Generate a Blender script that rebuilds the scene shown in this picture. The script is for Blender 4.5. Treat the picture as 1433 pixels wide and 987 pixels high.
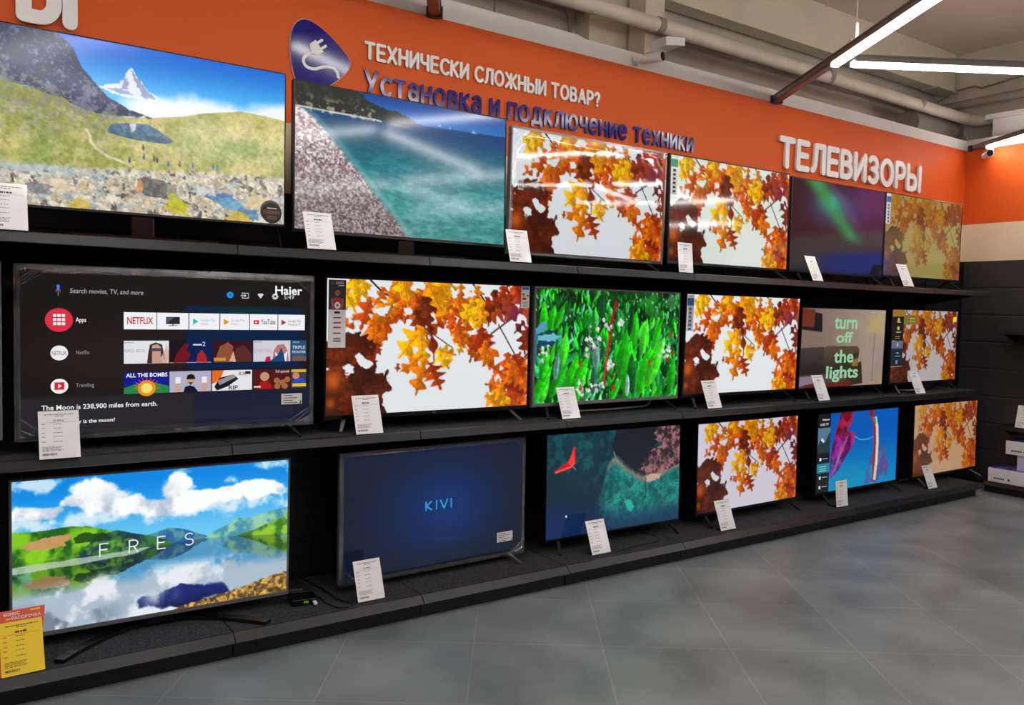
import bpy, math, random
import numpy as np
from mathutils import Vector, Matrix

for o in list(bpy.data.objects):
    bpy.data.objects.remove(o, do_unlink=True)
SC = bpy.context.scene
COL = SC.collection
R = math.radians

# ------------------------------------------------------------------ camera
# x runs along the television wall, y into it, z up; the phone is held at 1.68 m
EYE = 1.68
FOCAL, YAW, PITCH, ROLL = 1153.35, 0.60556, 0.0526326, -0.0234083
def camera_axes():
    cy, sy, cp, sp = math.cos(YAW), math.sin(YAW), math.cos(PITCH), math.sin(PITCH)
    fwd = Vector((sy * cp, cy * cp, -sp)); right = Vector((cy, -sy, 0)); down = fwd.cross(right)
    c, s = math.cos(ROLL), math.sin(ROLL)
    return c * right + s * down, -s * right + c * down, fwd
cam_data = bpy.data.cameras.new('camera')
cam = bpy.data.objects.new('camera', cam_data); COL.objects.link(cam)
r_, d_, f_ = camera_axes()
m_ = Matrix(((r_.x, -d_.x, -f_.x, 0), (r_.y, -d_.y, -f_.y, 0), (r_.z, -d_.z, -f_.z, EYE), (0, 0, 0, 1)))
cam.matrix_world = m_
cam_data.sensor_fit = 'HORIZONTAL'; cam_data.sensor_width = 36.0
cam_data.lens = FOCAL / 1433 * 36.0
cam_data.clip_start = .05
SC.camera = cam

# ------------------------------------------------------------------ light and exposure
SC.view_settings.view_transform = 'Standard'
SC.view_settings.look = 'None'
SC.view_settings.exposure = 0.0
SC.view_settings.gamma = 1.0
SC.view_settings.use_curve_mapping = False
LAMP_STRENGTH = 27.0
LAMP_COLOUR = (1.0, .985, .965, 1)
world = bpy.data.worlds.new('world'); SC.world = world
world.use_nodes = True
world.node_tree.nodes['Background'].inputs[0].default_value = (.9, .95, 1, 1)
world.node_tree.nodes['Background'].inputs[1].default_value = .10
SC.cycles.max_bounces = 8
SC.cycles.transparent_max_bounces = 12

# ------------------------------------------------------------------ materials
def s2l(c):
    c = np.asarray(c, dtype=np.float64)
    return np.where(c <= .04045, c / 12.92, ((c + .055) / 1.055) ** 2.4)
def hexc(r, g, b):
    return tuple(float(x) for x in s2l((r / 255, g / 255, b / 255)))

def mat(name, rgb, rough=.5, metal=0.0, var=.06, scale=8.0, bump=0.0, bscale=200.0, spec=.5, coat=0.0, rvar=0.0):
    """Principled surface whose colour (and gloss) wander a little with noise"""
    m = bpy.data.materials.new(name); m.use_nodes = True
    nt = m.node_tree; n = nt.nodes; l = nt.links
    b = n['Principled BSDF']
    tc = n.new('ShaderNodeTexCoord')
    ns = n.new('ShaderNodeTexNoise'); ns.inputs['Scale'].default_value = scale; ns.inputs['Detail'].default_value = 5
    l.new(tc.outputs['Object'], ns.inputs['Vector'])
    cr = n.new('ShaderNodeValToRGB')
    lo = [max(0, c * (1 - var)) for c in rgb]; hi = [min(1, c * (1 + var)) for c in rgb]
    cr.color_ramp.elements[0].position = .3; cr.color_ramp.elements[1].position = .7
    cr.color_ramp.elements[0].color = (*lo, 1); cr.color_ramp.elements[1].color = (*hi, 1)
    l.new(ns.outputs['Fac'], cr.inputs['Fac']); l.new(cr.outputs['Color'], b.inputs['Base Color'])
    b.inputs['Roughness'].default_value = rough; b.inputs['Metallic'].default_value = metal
    b.inputs['Specular IOR Level'].default_value = spec
    b.inputs['Coat Weight'].default_value = coat; b.inputs['Coat Roughness'].default_value = .05
    if rvar:
        mr = n.new('ShaderNodeMapRange'); mr.inputs['To Min'].default_value = rough - rvar; mr.inputs['To Max'].default_value = rough + rvar
        l.new(ns.outputs['Fac'], mr.inputs['Value']); l.new(mr.outputs['Result'], b.inputs['Roughness'])
    if bump:
        nb = n.new('ShaderNodeTexNoise'); nb.inputs['Scale'].default_value = bscale; nb.inputs['Detail'].default_value = 3
        l.new(tc.outputs['Object'], nb.inputs['Vector'])
        bp = n.new('ShaderNodeBump'); bp.inputs['Strength'].default_value = bump; bp.inputs['Distance'].default_value = .004
        l.new(nb.outputs['Fac'], bp.inputs['Height']); l.new(bp.outputs['Normal'], b.inputs['Normal'])
    return m

M = {}
M['orange'] = mat('orange_paint', hexc(220, 92, 28), .6, var=.03, scale=1.5, spec=.3)
M['cream'] = mat('cream_paint', hexc(232, 208, 178), .6, var=.03, scale=1.5)
M['white_wall'] = mat('white_paint', hexc(226, 222, 216), .6, var=.03, scale=2)
M['black_panel'] = mat('black_panel', hexc(17, 17, 18), .5, var=.15, scale=5)
M['grey_panel'] = mat('dark_grey_panel', hexc(50, 49, 50), .5, var=.1, scale=3)
M['concrete'] = mat('raw_concrete', hexc(196, 186, 172), .85, var=.16, scale=1.6, bump=.3, bscale=25)
M['ceiling'] = mat('ceiling_concrete', hexc(205, 186, 170), .85, var=.10, scale=1.1, bump=.2, bscale=20)
M['beige_beam'] = mat('beige_painted_concrete', hexc(206, 198, 174), .8, var=.08, scale=1.5)
M['pale_paint'] = mat('pale_pipe_paint', hexc(206, 194, 176), .5, var=.10, scale=6)
M['dull_pipe'] = mat('dull_pipe_paint', hexc(142, 132, 122), .6, var=.12, scale=6)
M['rail'] = mat('charcoal_steel', hexc(34, 34, 36), .34, .3, var=.08, scale=10)
M['shelf'] = mat('black_steel', hexc(15, 15, 17), .4, .2, var=.1, scale=10)
M['carpet'] = mat('charcoal_felt', hexc(56, 56, 60), .95, var=.8, scale=130, bump=.9, bscale=350, spec=.2)
M['black_plastic'] = mat('black_plastic', hexc(15, 15, 17), .35, var=.1, scale=20)
M['gloss_black'] = mat('gloss_black_plastic', hexc(14, 14, 16), .15, var=.1, scale=20)
M['grey_plastic'] = mat('grey_plastic', hexc(116, 114, 114), .4, .2, var=.06, scale=20)
M['silver'] = mat('brushed_silver', hexc(180, 182, 186), .3, .9, var=.06, scale=40)
M['white_plastic'] = mat('white_plastic', hexc(232, 232, 230), .35, var=.03, scale=20)
M['sign_white'] = mat('white_acrylic', hexc(238, 236, 232), .4, var=.02, scale=10)
M['sign_navy'] = mat('navy_gloss_foil', hexc(30, 16, 124), .12, 0, var=.10, scale=4, spec=.45)
M['card'] = mat('card_paper', hexc(240, 240, 240), .45, var=.02, scale=20, coat=.25)
M['card_yellow'] = mat('yellow_card_paper', hexc(250, 214, 8), .45, var=.03, scale=20, coat=.25)
M['card_red'] = mat('orange_red_card', hexc(226, 78, 42), .45, var=.03, scale=20, coat=.25)
M['ink'] = mat('grey_ink', hexc(96, 96, 98), .6, var=.2, scale=60)
M['ink_dark'] = mat('black_ink', hexc(36, 36, 38), .6, var=.1, scale=60)
M['aluminium'] = mat('track_aluminium', hexc(128, 124, 120), .35, .8, var=.08, scale=10)
M['box_white'] = mat('white_carton', hexc(226, 226, 228), .5, var=.03, scale=10)
M['box_blue'] = mat('blue_carton_print', hexc(44, 52, 176), .4, var=.15, scale=14)
M['box_lilac'] = mat('lilac_carton', hexc(196, 196, 232), .5, var=.04, scale=10)
M['glass_dark'] = mat('dark_lens', hexc(10, 10, 12), .08, var=.05, scale=20)

def emit(name, rgb, strength):
    m = bpy.data.materials.new(name); m.use_nodes = True
    b = m.node_tree.nodes['Principled BSDF']
    b.inputs['Base Color'].default_value = (*rgb[:3], 1)
    b.inputs['Emission Color'].default_value = (*rgb[:3], 1)
    b.inputs['Emission Strength'].default_value = strength
    b.inputs['Roughness'].default_value = .4
    return m
M['lamp'] = emit('lamp_diffuser', LAMP_COLOUR, LAMP_STRENGTH)
M['lamp_added_uplight'] = emit('added_uplight_glow', LAMP_COLOUR, LAMP_STRENGTH * .45)  # made-up upward glow, weaker than the diffuser, for lifting the dark ceiling
M['blue_box'] = emit('blue_light_box', hexc(30, 80, 220), 1.6)
M['green_led'] = emit('green_display', hexc(120, 210, 40), .8)
M['red_print'] = mat('red_print', hexc(180, 30, 34), .4, var=.1, scale=60)
M['skin_print'] = mat('skin_print', hexc(150, 100, 80), .4, var=.1, scale=60)
M['blue_print'] = mat('blue_print', hexc(40, 110, 190), .4, var=.1, scale=60)
M['green_print'] = mat('green_print', hexc(30, 150, 110), .4, var=.1, scale=60)
M['yellow_print'] = mat('yellow_print', hexc(250, 210, 0), .4, var=.05, scale=60)

def screen_mat(name, rough, film=False):
    """lit display panel behind its front sheet: the picture is a colour stored per point of the panel"""
    m = bpy.data.materials.new(name); m.use_nodes = True
    n = m.node_tree.nodes; l = m.node_tree.links; b = n['Principled BSDF']
    at = n.new('ShaderNodeAttribute'); at.attribute_name = 'picture'
    b.inputs['Base Color'].default_value = (.006, .006, .007, 1)
    b.inputs['Roughness'].default_value = rough
    if film: b.inputs['Specular IOR Level'].default_value = .05     # the film lies flush on the glass: one reflecting face
    l.new(at.outputs['Color'], b.inputs['Emission Color'])
    b.inputs['Emission Strength'].default_value = 1.0
    return m
SCREENS = {}
def screen_material(rough, film=False):
    if (rough, film) not in SCREENS:
        SCREENS[rough, film] = screen_mat('lit_panel_%d' % round(rough * 100), rough, film)
    return SCREENS[rough, film]

def film_mat():
    m = bpy.data.materials.new('clear_film'); m.use_nodes = True
    n = m.node_tree.nodes; l = m.node_tree.links; n.remove(n['Principled BSDF'])
    out = n['Material Output']
    tr = n.new('ShaderNodeBsdfTransparent'); tr.inputs[0].default_value = (.94, .94, .95, 1)
    gl = n.new('ShaderNodeBsdfGlossy'); gl.inputs['Roughness'].default_value = .04
    fr = n.new('ShaderNodeFresnel'); fr.inputs['IOR'].default_value = 1.55
    tc = n.new('ShaderNodeTexCoord'); ns = n.new('ShaderNodeTexNoise'); ns.inputs['Scale'].default_value = 9; ns.inputs['Detail'].default_value = 3
    bp = n.new('ShaderNodeBump'); bp.inputs['Strength'].default_value = .03; bp.inputs['Distance'].default_value = .01
    l.new(tc.outputs['Object'], ns.inputs['Vector']); l.new(ns.outputs['Fac'], bp.inputs['Height'])
    l.new(bp.outputs['Normal'], gl.inputs['Normal'])
    mx = n.new('ShaderNodeMixShader')
    l.new(fr.outputs[0], mx.inputs[0]); l.new(tr.outputs[0], mx.inputs[1]); l.new(gl.outputs[0], mx.inputs[2])
    l.new(mx.outputs[0], out.inputs['Surface'])
    return m
M['film'] = film_mat()
def frosted():
    m = bpy.data.materials.new('film_fold'); m.use_nodes = True
    n = m.node_tree.nodes; l = m.node_tree.links; n.remove(n['Principled BSDF'])
    tr = n.new('ShaderNodeBsdfTransparent'); df = n.new('ShaderNodeBsdfDiffuse'); gl = n.new('ShaderNodeBsdfGlossy'); gl.inputs['Roughness'].default_value = .22
    df.inputs[0].default_value = (.6, .62, .64, 1)
    tc = n.new('ShaderNodeTexCoord'); ns = n.new('ShaderNodeTexNoise'); ns.inputs['Scale'].default_value = 14; ns.inputs['Detail'].default_value = 4
    l.new(tc.outputs['Object'], ns.inputs['Vector'])
    m1 = n.new('ShaderNodeMixShader'); m1.inputs[0].default_value = .5; l.new(df.outputs[0], m1.inputs[1]); l.new(gl.outputs[0], m1.inputs[2])
    mr = n.new('ShaderNodeMapRange'); mr.inputs['From Min'].default_value = .3; mr.inputs['From Max'].default_value = .75; mr.inputs['To Min'].default_value = .06; mr.inputs['To Max'].default_value = .34
    l.new(ns.outputs['Fac'], mr.inputs['Value'])
    m2 = n.new('ShaderNodeMixShader'); l.new(mr.outputs[0], m2.inputs[0]); l.new(tr.outputs[0], m2.inputs[1]); l.new(m1.outputs[0], m2.inputs[2])
    l.new(m2.outputs[0], n['Material Output'].inputs['Surface']); return m
M['film_fold'] = frosted()

def floor_mat():
    m = bpy.data.materials.new('grey_stone_tiles'); m.use_nodes = True
    n = m.node_tree.nodes; l = m.node_tree.links; b = n['Principled BSDF']
    tc = n.new('ShaderNodeTexCoord'); mp = n.new('ShaderNodeMapping')
    mp.inputs['Rotation'].default_value = (0, 0, R(34.8))
    mp.inputs['Location'].default_value = (.165, -.19, 0)
    l.new(tc.outputs['Object'], mp.inputs['Vector'])
    br = n.new('ShaderNodeTexBrick'); br.offset = 0; br.squash = 1
    for k, v in (('Scale', 1.0), ('Mortar Size', .0035), ('Mortar Smooth', .2), ('Brick Width', .645), ('Row Height', .645), ('Bias', 0)):
        br.inputs[k].default_value = v
    l.new(mp.outputs[0], br.inputs['Vector'])
    br.inputs['Color1'].default_value = (*hexc(118, 125, 128), 1); br.inputs['Color2'].default_value = (*hexc(126, 132, 134), 1)
    br.inputs['Mortar'].default_value = (*hexc(150, 150, 146), 1)
    n1 = n.new('ShaderNodeTexNoise'); n1.inputs['Scale'].default_value = 2.2; n1.inputs['Detail'].default_value = 6; n1.inputs['Distortion'].default_value = .4
    l.new(tc.outputs['Object'], n1.inputs['Vector'])
    cr = n.new('ShaderNodeValToRGB'); e = cr.color_ramp.elements
    e[0].position = .32; e[0].color = (.60, .61, .63, 1); e[1].position = .67; e[1].color = (1.18, 1.18, 1.16, 1)
    l.new(n1.outputs['Fac'], cr.inputs[0])
    mx = n.new('ShaderNodeMix'); mx.data_type = 'RGBA'; mx.blend_type = 'MULTIPLY'; mx.inputs[0].default_value = .85
    l.new(br.outputs['Color'], mx.inputs[6]); l.new(cr.outputs[0], mx.inputs[7])
    l.new(mx.outputs[2], b.inputs['Base Color'])
    mr = n.new('ShaderNodeMapRange'); mr.inputs['To Min'].default_value = .30; mr.inputs['To Max'].default_value = .46
    l.new(n1.outputs['Fac'], mr.inputs['Value']); l.new(mr.outputs[0], b.inputs['Roughness'])
    bp = n.new('ShaderNodeBump'); bp.inputs['Strength'].default_value = .25; bp.inputs['Distance'].default_value = .002; bp.invert = True
    l.new(br.outputs['Fac'], bp.inputs['Height']); l.new(bp.outputs['Normal'], b.inputs['Normal'])
    return m
M['floor'] = floor_mat()

# ------------------------------------------------------------------ mesh building
class MB:
    """collects pieces of ONE mesh; every face remembers its material slot"""
    def __init__(s): s.v = []; s.f = []; s.m = []
    def add(s, vs, fs, mi=0):
        b = len(s.v); s.v += [tuple(p) for p in vs]
        for f in fs: s.f.append(tuple(b + i for i in f)); s.m.append(mi)
    def box(s, x0, y0, z0, x1, y1, z1, mi=0, bev=0.0):
        if bev <= 0:
            v = [(x, y, z) for x in (x0, x1) for y in (y0, y1) for z in (z0, z1)]
            s.add(v, [(0, 1, 3, 2), (4, 6, 7, 5), (0, 4, 5, 1), (2, 3, 7, 6), (0, 2, 6, 4), (1, 5, 7, 3)], mi)
            return
        b = min(bev, (x1 - x0) * .49, (y1 - y0) * .49, (z1 - z0) * .49)
        import bmesh
        bm = bmesh.new(); bmesh.ops.create_cube(bm, size=1)
        for q in bm.verts: q.co = Vector(((x0 + x1) / 2 + q.co.x * (x1 - x0), (y0 + y1) / 2 + q.co.y * (y1 - y0), (z0 + z1) / 2 + q.co.z * (z1 - z0)))
        bmesh.ops.bevel(bm, geom=bm.edges[:], offset=b, segments=2, affect='EDGES', profile=.5)
        bm.verts.index_update()
        s.add([q.co[:] for q in bm.verts], [[q.index for q in f.verts] for f in bm.faces], mi); bm.free()
    def prism(s, prof, axis, a0, a1, mi=0):
        """closed profile (list of 2D points) pushed along an axis: 'x' takes (y,z), 'y' takes (x,z), 'z' takes (x,y)"""
        n = len(prof)
        def P(p, a): return {'x': (a, p[0], p[1]), 'y': (p[0], a, p[1]), 'z': (p[0], p[1], a)}[axis]
        v = [P(p, a0) for p in prof] + [P(p, a1) for p in prof]
        f = [tuple(range(n))[::-1], tuple(range(n, 2 * n))] + [(i, (i + 1) % n, n + (i + 1) % n, n + i) for i in range(n)]
        s.add(v, f, mi)
    def bar(s, p0, p1, w, t, up=(0, 0, 1), w1=None, mi=0):
        p0, p1 = Vector(p0), Vector(p1); d = (p1 - p0).normalized()
        side = d.cross(Vector(up))
        if side.length < 1e-4: side = d.cross(Vector((0, 1, 0)))
        side.normalize(); nn = side.cross(d).normalized(); w1 = w if w1 is None else w1
        v = []
        for p, ww in ((p0, w), (p1, w1)):
            for a, b in ((-1, -1), (1, -1), (1, 1), (-1, 1)): v.append(p + side * (a * ww / 2) + nn * (b * t / 2))
        s.add(v, [(3, 2, 1, 0), (4, 5, 6, 7), (0, 1, 5, 4), (1, 2, 6, 5), (2, 3, 7, 6), (3, 0, 4, 7)], mi)
    def tube(s, pts, r, n=12, mi=0, cap=True):
        pts = [Vector(p) for p in pts]; k = len(pts)
        rr = r if isinstance(r, (list, tuple)) else [r] * k
        ring0 = None; v = []
        for i, p in enumerate(pts):
            d = (pts[min(i + 1, k - 1)] - pts[max(i - 1, 0)]).normalized()
            if ring0 is None:
                a = d.cross(Vector((0, 0, 1)))
                if a.length < 1e-3: a = d.cross(Vector((0, 1, 0)))
            else: a = ring0 - d * ring0.dot(d)
            a.normalize(); ring0 = a; b = d.cross(a)
            for j in range(n):
                t = 2 * math.pi * j / n; v.append(p + a * (math.cos(t) * rr[i]) + b * (math.sin(t) * rr[i]))
        f = [(i * n + j, i * n + (j + 1) % n, (i + 1) * n + (j + 1) % n, (i + 1) * n + j) for i in range(k - 1) for j in range(n)]
        if cap: f += [tuple(range(n))[::-1], tuple(range((k - 1) * n, k * n))]
        s.add(v, f, mi)
    def build(s, name, mats, parent=None, smooth=False, recalc=True):
        me = bpy.data.meshes.new(name); me.from_pydata(s.v, [], s.f); me.update()
        for m in (mats if isinstance(mats, (list, tuple)) else [mats]): me.materials.append(m)
        if any(s.m): me.polygons.foreach_set('material_index', s.m)
        if smooth:
            me.polygons.foreach_set('use_smooth', [True] * len(s.f))
            try: me.set_sharp_from_angle(angle=R(40))
            except Exception: pass
        import bmesh
        if recalc: bm = bmesh.new(); bm.from_mesh(me); bmesh.ops.recalc_face_normals(bm, faces=bm.faces); bm.to_mesh(me); bm.free()
        o = bpy.data.objects.new(name, me); COL.objects.link(o)
        if parent: o.parent = parent
        return o

def tag(o, label=None, cat=None, group=None, kind=None):
    if label: o['label'] = label
    if cat: o['category'] = cat
    if group: o['group'] = group
    if kind: o['kind'] = kind
    return o
def empty(name, loc, rz=0, **k):
    o = bpy.data.objects.new(name, None); COL.objects.link(o)
    o.empty_display_size = .05; o.location = loc; o.rotation_euler = (0, 0, rz)
    return tag(o, **k)
def copy_tree(o, parent=None):
    c = o.copy(); COL.objects.link(c); c.parent = parent
    for ch in list(o.children): copy_tree(ch, c)
    return c

_text_cache = {}
def text_faces(s, bold=0.0, shear=0.0):
    """outline of a line of type as flat faces: cap height about 0.7, baseline 0, centred on x=0"""
    key = (s, bold, shear)
    if key in _text_cache: return _text_cache[key]
    cu = bpy.data.curves.new('type', 'FONT'); cu.body = s; cu.size = 1; cu.resolution_u = 3
    cu.offset = bold; cu.shear = shear; cu.align_x = 'CENTER'; cu.fill_mode = 'FRONT'
    o = bpy.data.objects.new('type', cu); COL.objects.link(o)
    bpy.context.view_layer.update()
    me = bpy.data.meshes.new_from_object(o.evaluated_get(bpy.context.evaluated_depsgraph_get()))
    v = [(p.co.x, p.co.y) for p in me.vertices]; f = [tuple(p.vertices) for p in me.polygons]
    bpy.data.objects.remove(o, do_unlink=True); bpy.data.curves.remove(cu); bpy.data.meshes.remove(me)
    _text_cache[key] = (v, f)
    return v, f

# ------------------------------------------------------------------ rounded stroke alphabet
def arc(cx, cy, rx, ry, a0, a1, n=14):
    return [(cx + rx * math.cos(R(a0 + (a1 - a0) * i / n)), cy + ry * math.sin(R(a0 + (a1 - a0) * i / n))) for i in range(n + 1)]
GL = {
 'Т': (.66, [[(0, 1), (.66, 1)], [(.33, 1), (.33, 0)]]),
 'Е': (.52, [[(0, 0), (0, 1)], [(0, 1), (.52, 1)], [(0, .51), (.46, .51)], [(0, 0), (.52, 0)]]),
 'Х': (.62, [[(0, 1), (.62, 0)], [(0, 0), (.62, 1)]]),
 'Н': (.6, [[(0, 0), (0, 1)], [(.6, 0), (.6, 1)], [(0, .51), (.6, .51)]]),
 'И': (.6, [[(0, 1), (0, 0)], [(0, 0), (.6, 1)], [(.6, 1), (.6, 0)]]),
 'Ч': (.56, [[(0, 1), (0, .66)] + arc(.2, .62, .2, .2, 180, 270, 6) + [(.56, .42)], [(.56, 1), (.56, 0)]]),
 'С': (.6, [arc(.38, .5, .38, .5, 48, 312, 22)]),
 'К': (.56, [[(0, 0), (0, 1)], [(.54, 1), (.04, .5)], [(.12, .55), (.56, 0)]]),
 'Л': (.64, [[(0, .02), (.08, .06), (.14, .2), (.18, .5), (.2, 1)], [(.2, 1), (.64, 1)], [(.64, 1), (.64, 0)]]),
 'О': (.74, [arc(.37, .5, .37, .5, 0, 360, 28)]),
 'Ж': (.94, [[(.47, 0), (.47, 1)], [(0, 1), (.4, .5)], [(0, 0), (.4, .5)], [(.94, 1), (.54, .5)], [(.94, 0), (.54, .5)], [(.4, .5), (.54, .5)]]),
 'Ы': (.84, [[(0, 1), (0, 0)], [(0, .57), (.26, .57)] + arc(.28, .285, .27, .285, 90, -90, 12) + [(0, 0)], [(.84, 1), (.84, 0)]]),
 'В': (.56, [[(0, 0), (0, 1)], [(0, 1), (.26, 1)] + arc(.26, .765, .24, .235, 90, -90, 10) + [(0, .53)], [(0, .53), (.28, .53)] + arc(.28, .265, .28, .265, 90, -90, 12) + [(0, 0)]]),
 'А': (.68, [[(0, 0), (.34, 1)], [(.34, 1), (.68, 0)], [(.13, .33), (.55, .33)]]),
 'Р': (.54, [[(0, 0), (0, 1)], [(0, 1), (.26, 1)] + arc(.26, .71, .28, .29, 90, -90, 12) + [(0, .42)]]),
 'З': (.52, [arc(.24, .765, .25, .235, 150, -90, 14), [(.2, .53), (.26, .53)], arc(.24, .265, .28, .265, 90, -145, 16)]),
 '?': (.42, [arc(.21, .76, .21, .24, 165, -40, 12) + [(.24, .45), (.21, .3)], [(.21, .02), (.21, .0)]]),
 'У': (.6, [[(0, 1), (.31, .36)], [(.6, 1), (.2, 0)]]),
 'с': (.46, [arc(.29, .39, .29, .39, 50, 310, 18)]),
 'т': (.54, [[(0, .78), (.54, .78)], [(.27, .78), (.27, 0)]]),
 'а': (.48, [arc(.25, .56, .22, .22, 155, 0, 8) + [(.47, 0)], arc(.235, .22, .235, .22, 20, 340, 18)]),
 'н': (.5, [[(0, 0), (0, .78)], [(.5, 0), (.5, .78)], [(0, .4), (.5, .4)]]),
 'о': (.58, [arc(.29, .39, .29, .39, 0, 360, 24)]),
 'в': (.46, [[(0, 0), (0, .78)], [(0, .78), (.2, .78)] + arc(.2, .6, .2, .18, 90, -90, 8) + [(0, .42)], [(0, .42), (.24, .42)] + arc(.24, .21, .22, .21, 90, -90, 8) + [(0, 0)]]),
 'к': (.46, [[(0, 0), (0, .78)], [(.44, .78), (.04, .4)], [(.12, .45), (.46, 0)]]),
 'и': (.5, [[(0, .78), (0, 0)], [(0, 0), (.5, .78)], [(.5, .78), (.5, 0)]]),
 'п': (.5, [[(0, 0), (0, .78)], [(0, .78), (.5, .78)], [(.5, .78), (.5, 0)]]),
 'д': (.64, [[(0, -.16), (0, .02)], [(0, .02), (.64, .02)], [(.64, .02), (.64, -.16)], [(.1, .02), (.17, .2), (.2, .78)], [(.2, .78), (.54, .78)], [(.54, .78), (.54, .02)]]),
 'л': (.54, [[(0, .02), (.08, .08), (.14, .3), (.16, .78)], [(.16, .78), (.54, .78)], [(.54, .78), (.54, 0)]]),
 'ю': (.8, [[(0, 0), (0, .78)], [(0, .4), (.24, .4)], arc(.52, .39, .28, .39, 0, 360, 24)]),
 'ч': (.46, [[(0, .78), (0, .52)] + arc(.16, .48, .16, .16, 180, 270, 5) + [(.46, .32)], [(.46, .78), (.46, 0)]]),
 'е': (.54, [[(.02, .42), (.53, .42)], arc(.27, .39, .27, .39, 4, 318, 20)]),
 'х': (.5, [[(0, .78), (.5, 0)], [(0, 0), (.5, .78)]]),
 'K': (.56, [[(0, 0), (0, 1)], [(.54, 1), (.04, .5)], [(.04, .5), (.56, 0)]]),
 'I': (0.0, [[(0, 0), (0, 1)]]),
 'V': (.66, [[(0, 1), (.33, 0)], [(.33, 0), (.66, 1)]]),
 'F': (.5, [[(0, 0), (0, 1)], [(0, 1), (.5, 1)], [(0, .52), (.44, .52)]]),
 'R': (.54, [[(0, 0), (0, 1)], [(0, 1), (.28, 1)] + arc(.28, .74, .26, .26, 90, -90, 12) + [(0, .48)], [(.28, .48), (.54, 0)]]),
 'E': (.5, [[(0, 0), (0, 1)], [(0, 1), (.5, 1)], [(0, .52), (.46, .52)], [(0, 0), (.5, 0)]]),
 'S': (.56, [arc(.28, .75, .26, .25, 40, 270, 12) + arc(.28, .25, .28, .25, 90, -140, 12)[1:]]),
}
def ribbon(pts, t, n=7):
    """outline of a round-ended stroke: (points, triangles/quads, outer loop)"""
    pts = [Vector((p[0], p[1])) for p in pts]; k = len(pts)
    closed = (pts[0] - pts[-1]).length < 1e-5
    Ls, Rs = [], []
    for i in range(k):
        a = pts[(i - 1) % (k - 1)] if closed else pts[max(i - 1, 0)]
        b = pts[(i + 1) % (k - 1)] if closed else pts[min(i + 1, k - 1)]
        d = (b - a).normalized(); q = Vector((-d.y, d.x)) * (t / 2)
        Ls.append(pts[i] + q); Rs.append(pts[i] - q)
    V = Ls + Rs; F = [(i, k + i, k + i + 1, i + 1) for i in range(k - 1)]
    if closed: return V, F, [list(range(k)), list(range(k, 2 * k))]
    loop = list(range(k))
    def cap(c, frm, to, ia, ib):
        out = []; a0 = math.atan2(frm.y - c.y, frm.x - c.x)
        for j in range(1, n):
            a = a0 - math.pi * j / n; V.append(c + Vector((math.cos(a), math.sin(a))) * (t / 2)); out.append(len(V) - 1)
        F.append(tuple([ia] + out + [ib])); return out
    e = cap(pts[-1], Ls[-1], Rs[-1], k - 1, 2 * k - 1)
    b = cap(pts[0], Rs[0], Ls[0], k, 0)
    return V, F, [list(range(k)) + e + list(range(2 * k - 1, k - 1, -1)) + b]
def letter_mesh(mb, strokes, sx, sz, ox, oz, t, y_front, depth, mi=0):
    """one raised letter: every stroke gets a front face and side walls; the face looks to -y"""
    for q, st in enumerate(strokes):
        V, F, loops = ribbon([(ox + p[0] * sx, oz + p[1] * sz) for p in st], t)
        yf = y_front - q * .0003; n = len(V)
        vs = [(p.x, yf, p.y) for p in V] + [(p.x, y_front + depth, p.y) for p in V]
        fs = [tuple(f) for f in F]
        for lp in loops:
            m = len(lp); rng = range(m) if len(loops) == 1 else range(m - 1)
            fs += [(lp[i], lp[(i + 1) % m], n + lp[(i + 1) % m], n + lp[i]) for i in rng]
        mb.add(vs, fs, mi)
# ------------------------------------------------------------------ the room
YW, XR = 4.5, 8.84                      # face of the back wall, face of the right wall
Z_ORANGE, Z_CREAM, Z_DARK, Z_BAND = 3.443, 2.674, 2.287, 3.55
X0, Y0, X1, Y1, ZC = -4.0, -7.0, 9.4, 5.2, 4.62
XF, YR = 17.0, .4                       # far end of the hall, near end of the right wall
def structure(name, mb, mats, **k): return tag(mb.build(name, mats, **k), kind='structure')

b = MB(); b.box(X0, Y0, -.1, XF, Y1, 0); structure('floor', b, M['floor'])
b = MB(); b.box(X0, Y0, ZC, XF, Y1, ZC + .1); structure('ceiling', b, M['ceiling'])
b = MB()
b.box(X0, YW, Z_CREAM, XR + .1, YW + .1, Z_ORANGE, 0); b.box(X0, YW, Z_DARK, XR + .1, YW + .1, Z_CREAM, 1)
b.box(X0, YW, 0, XR + .1, YW + .1, Z_DARK, 3)
b.prism([(X0, Z_ORANGE), (XR + .1, Z_ORANGE), (XR + .1, Z_BAND - .005), (3.68, Z_BAND), (3.6, Z_BAND + .018), (X0, Z_BAND + .03)], 'y', YW, YW + .1, 2)
structure('wall_back', b, [M['orange'], M['cream'], M['white_wall'], M['black_panel']])
b = MB()
b.box(XR, YR, Z_CREAM, XR + .1, YW, Z_ORANGE, 0); b.box(XR, YR, Z_DARK, XR + .1, YW, Z_CREAM, 1)
b.box(XR, YR, 0, XR + .1, YW, Z_DARK, 3); b.box(XR, YR, Z_ORANGE, XR + .1, YW, Z_BAND, 2)
structure('wall_right', b, [M['orange'], M['cream'], M['white_wall'], M['grey_panel']])
b = MB(); b.box(X0, Y1 - .05, 0, X1, Y1 + .05, ZC); structure('wall_upper_back', b, M['concrete'])
b = MB(); b.box(X1 - .05, YR, 0, X1 + .05, Y1, ZC); structure('wall_upper_right', b, M['concrete'])
b = MB()
b.box(X0, Y0 - .1, 2.4, XF, Y0, ZC, 0); b.box(X0, Y0 - .1, 0, XF, Y0, 2.4, 1)
structure('wall_front', b, [M['orange'], M['grey_panel']])
b = MB()
b.box(X0 - .1, Y0, 2.4, X0, Y1, ZC, 0); b.box(X0 - .1, Y0, 0, X0, Y1, 2.4, 1)
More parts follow.
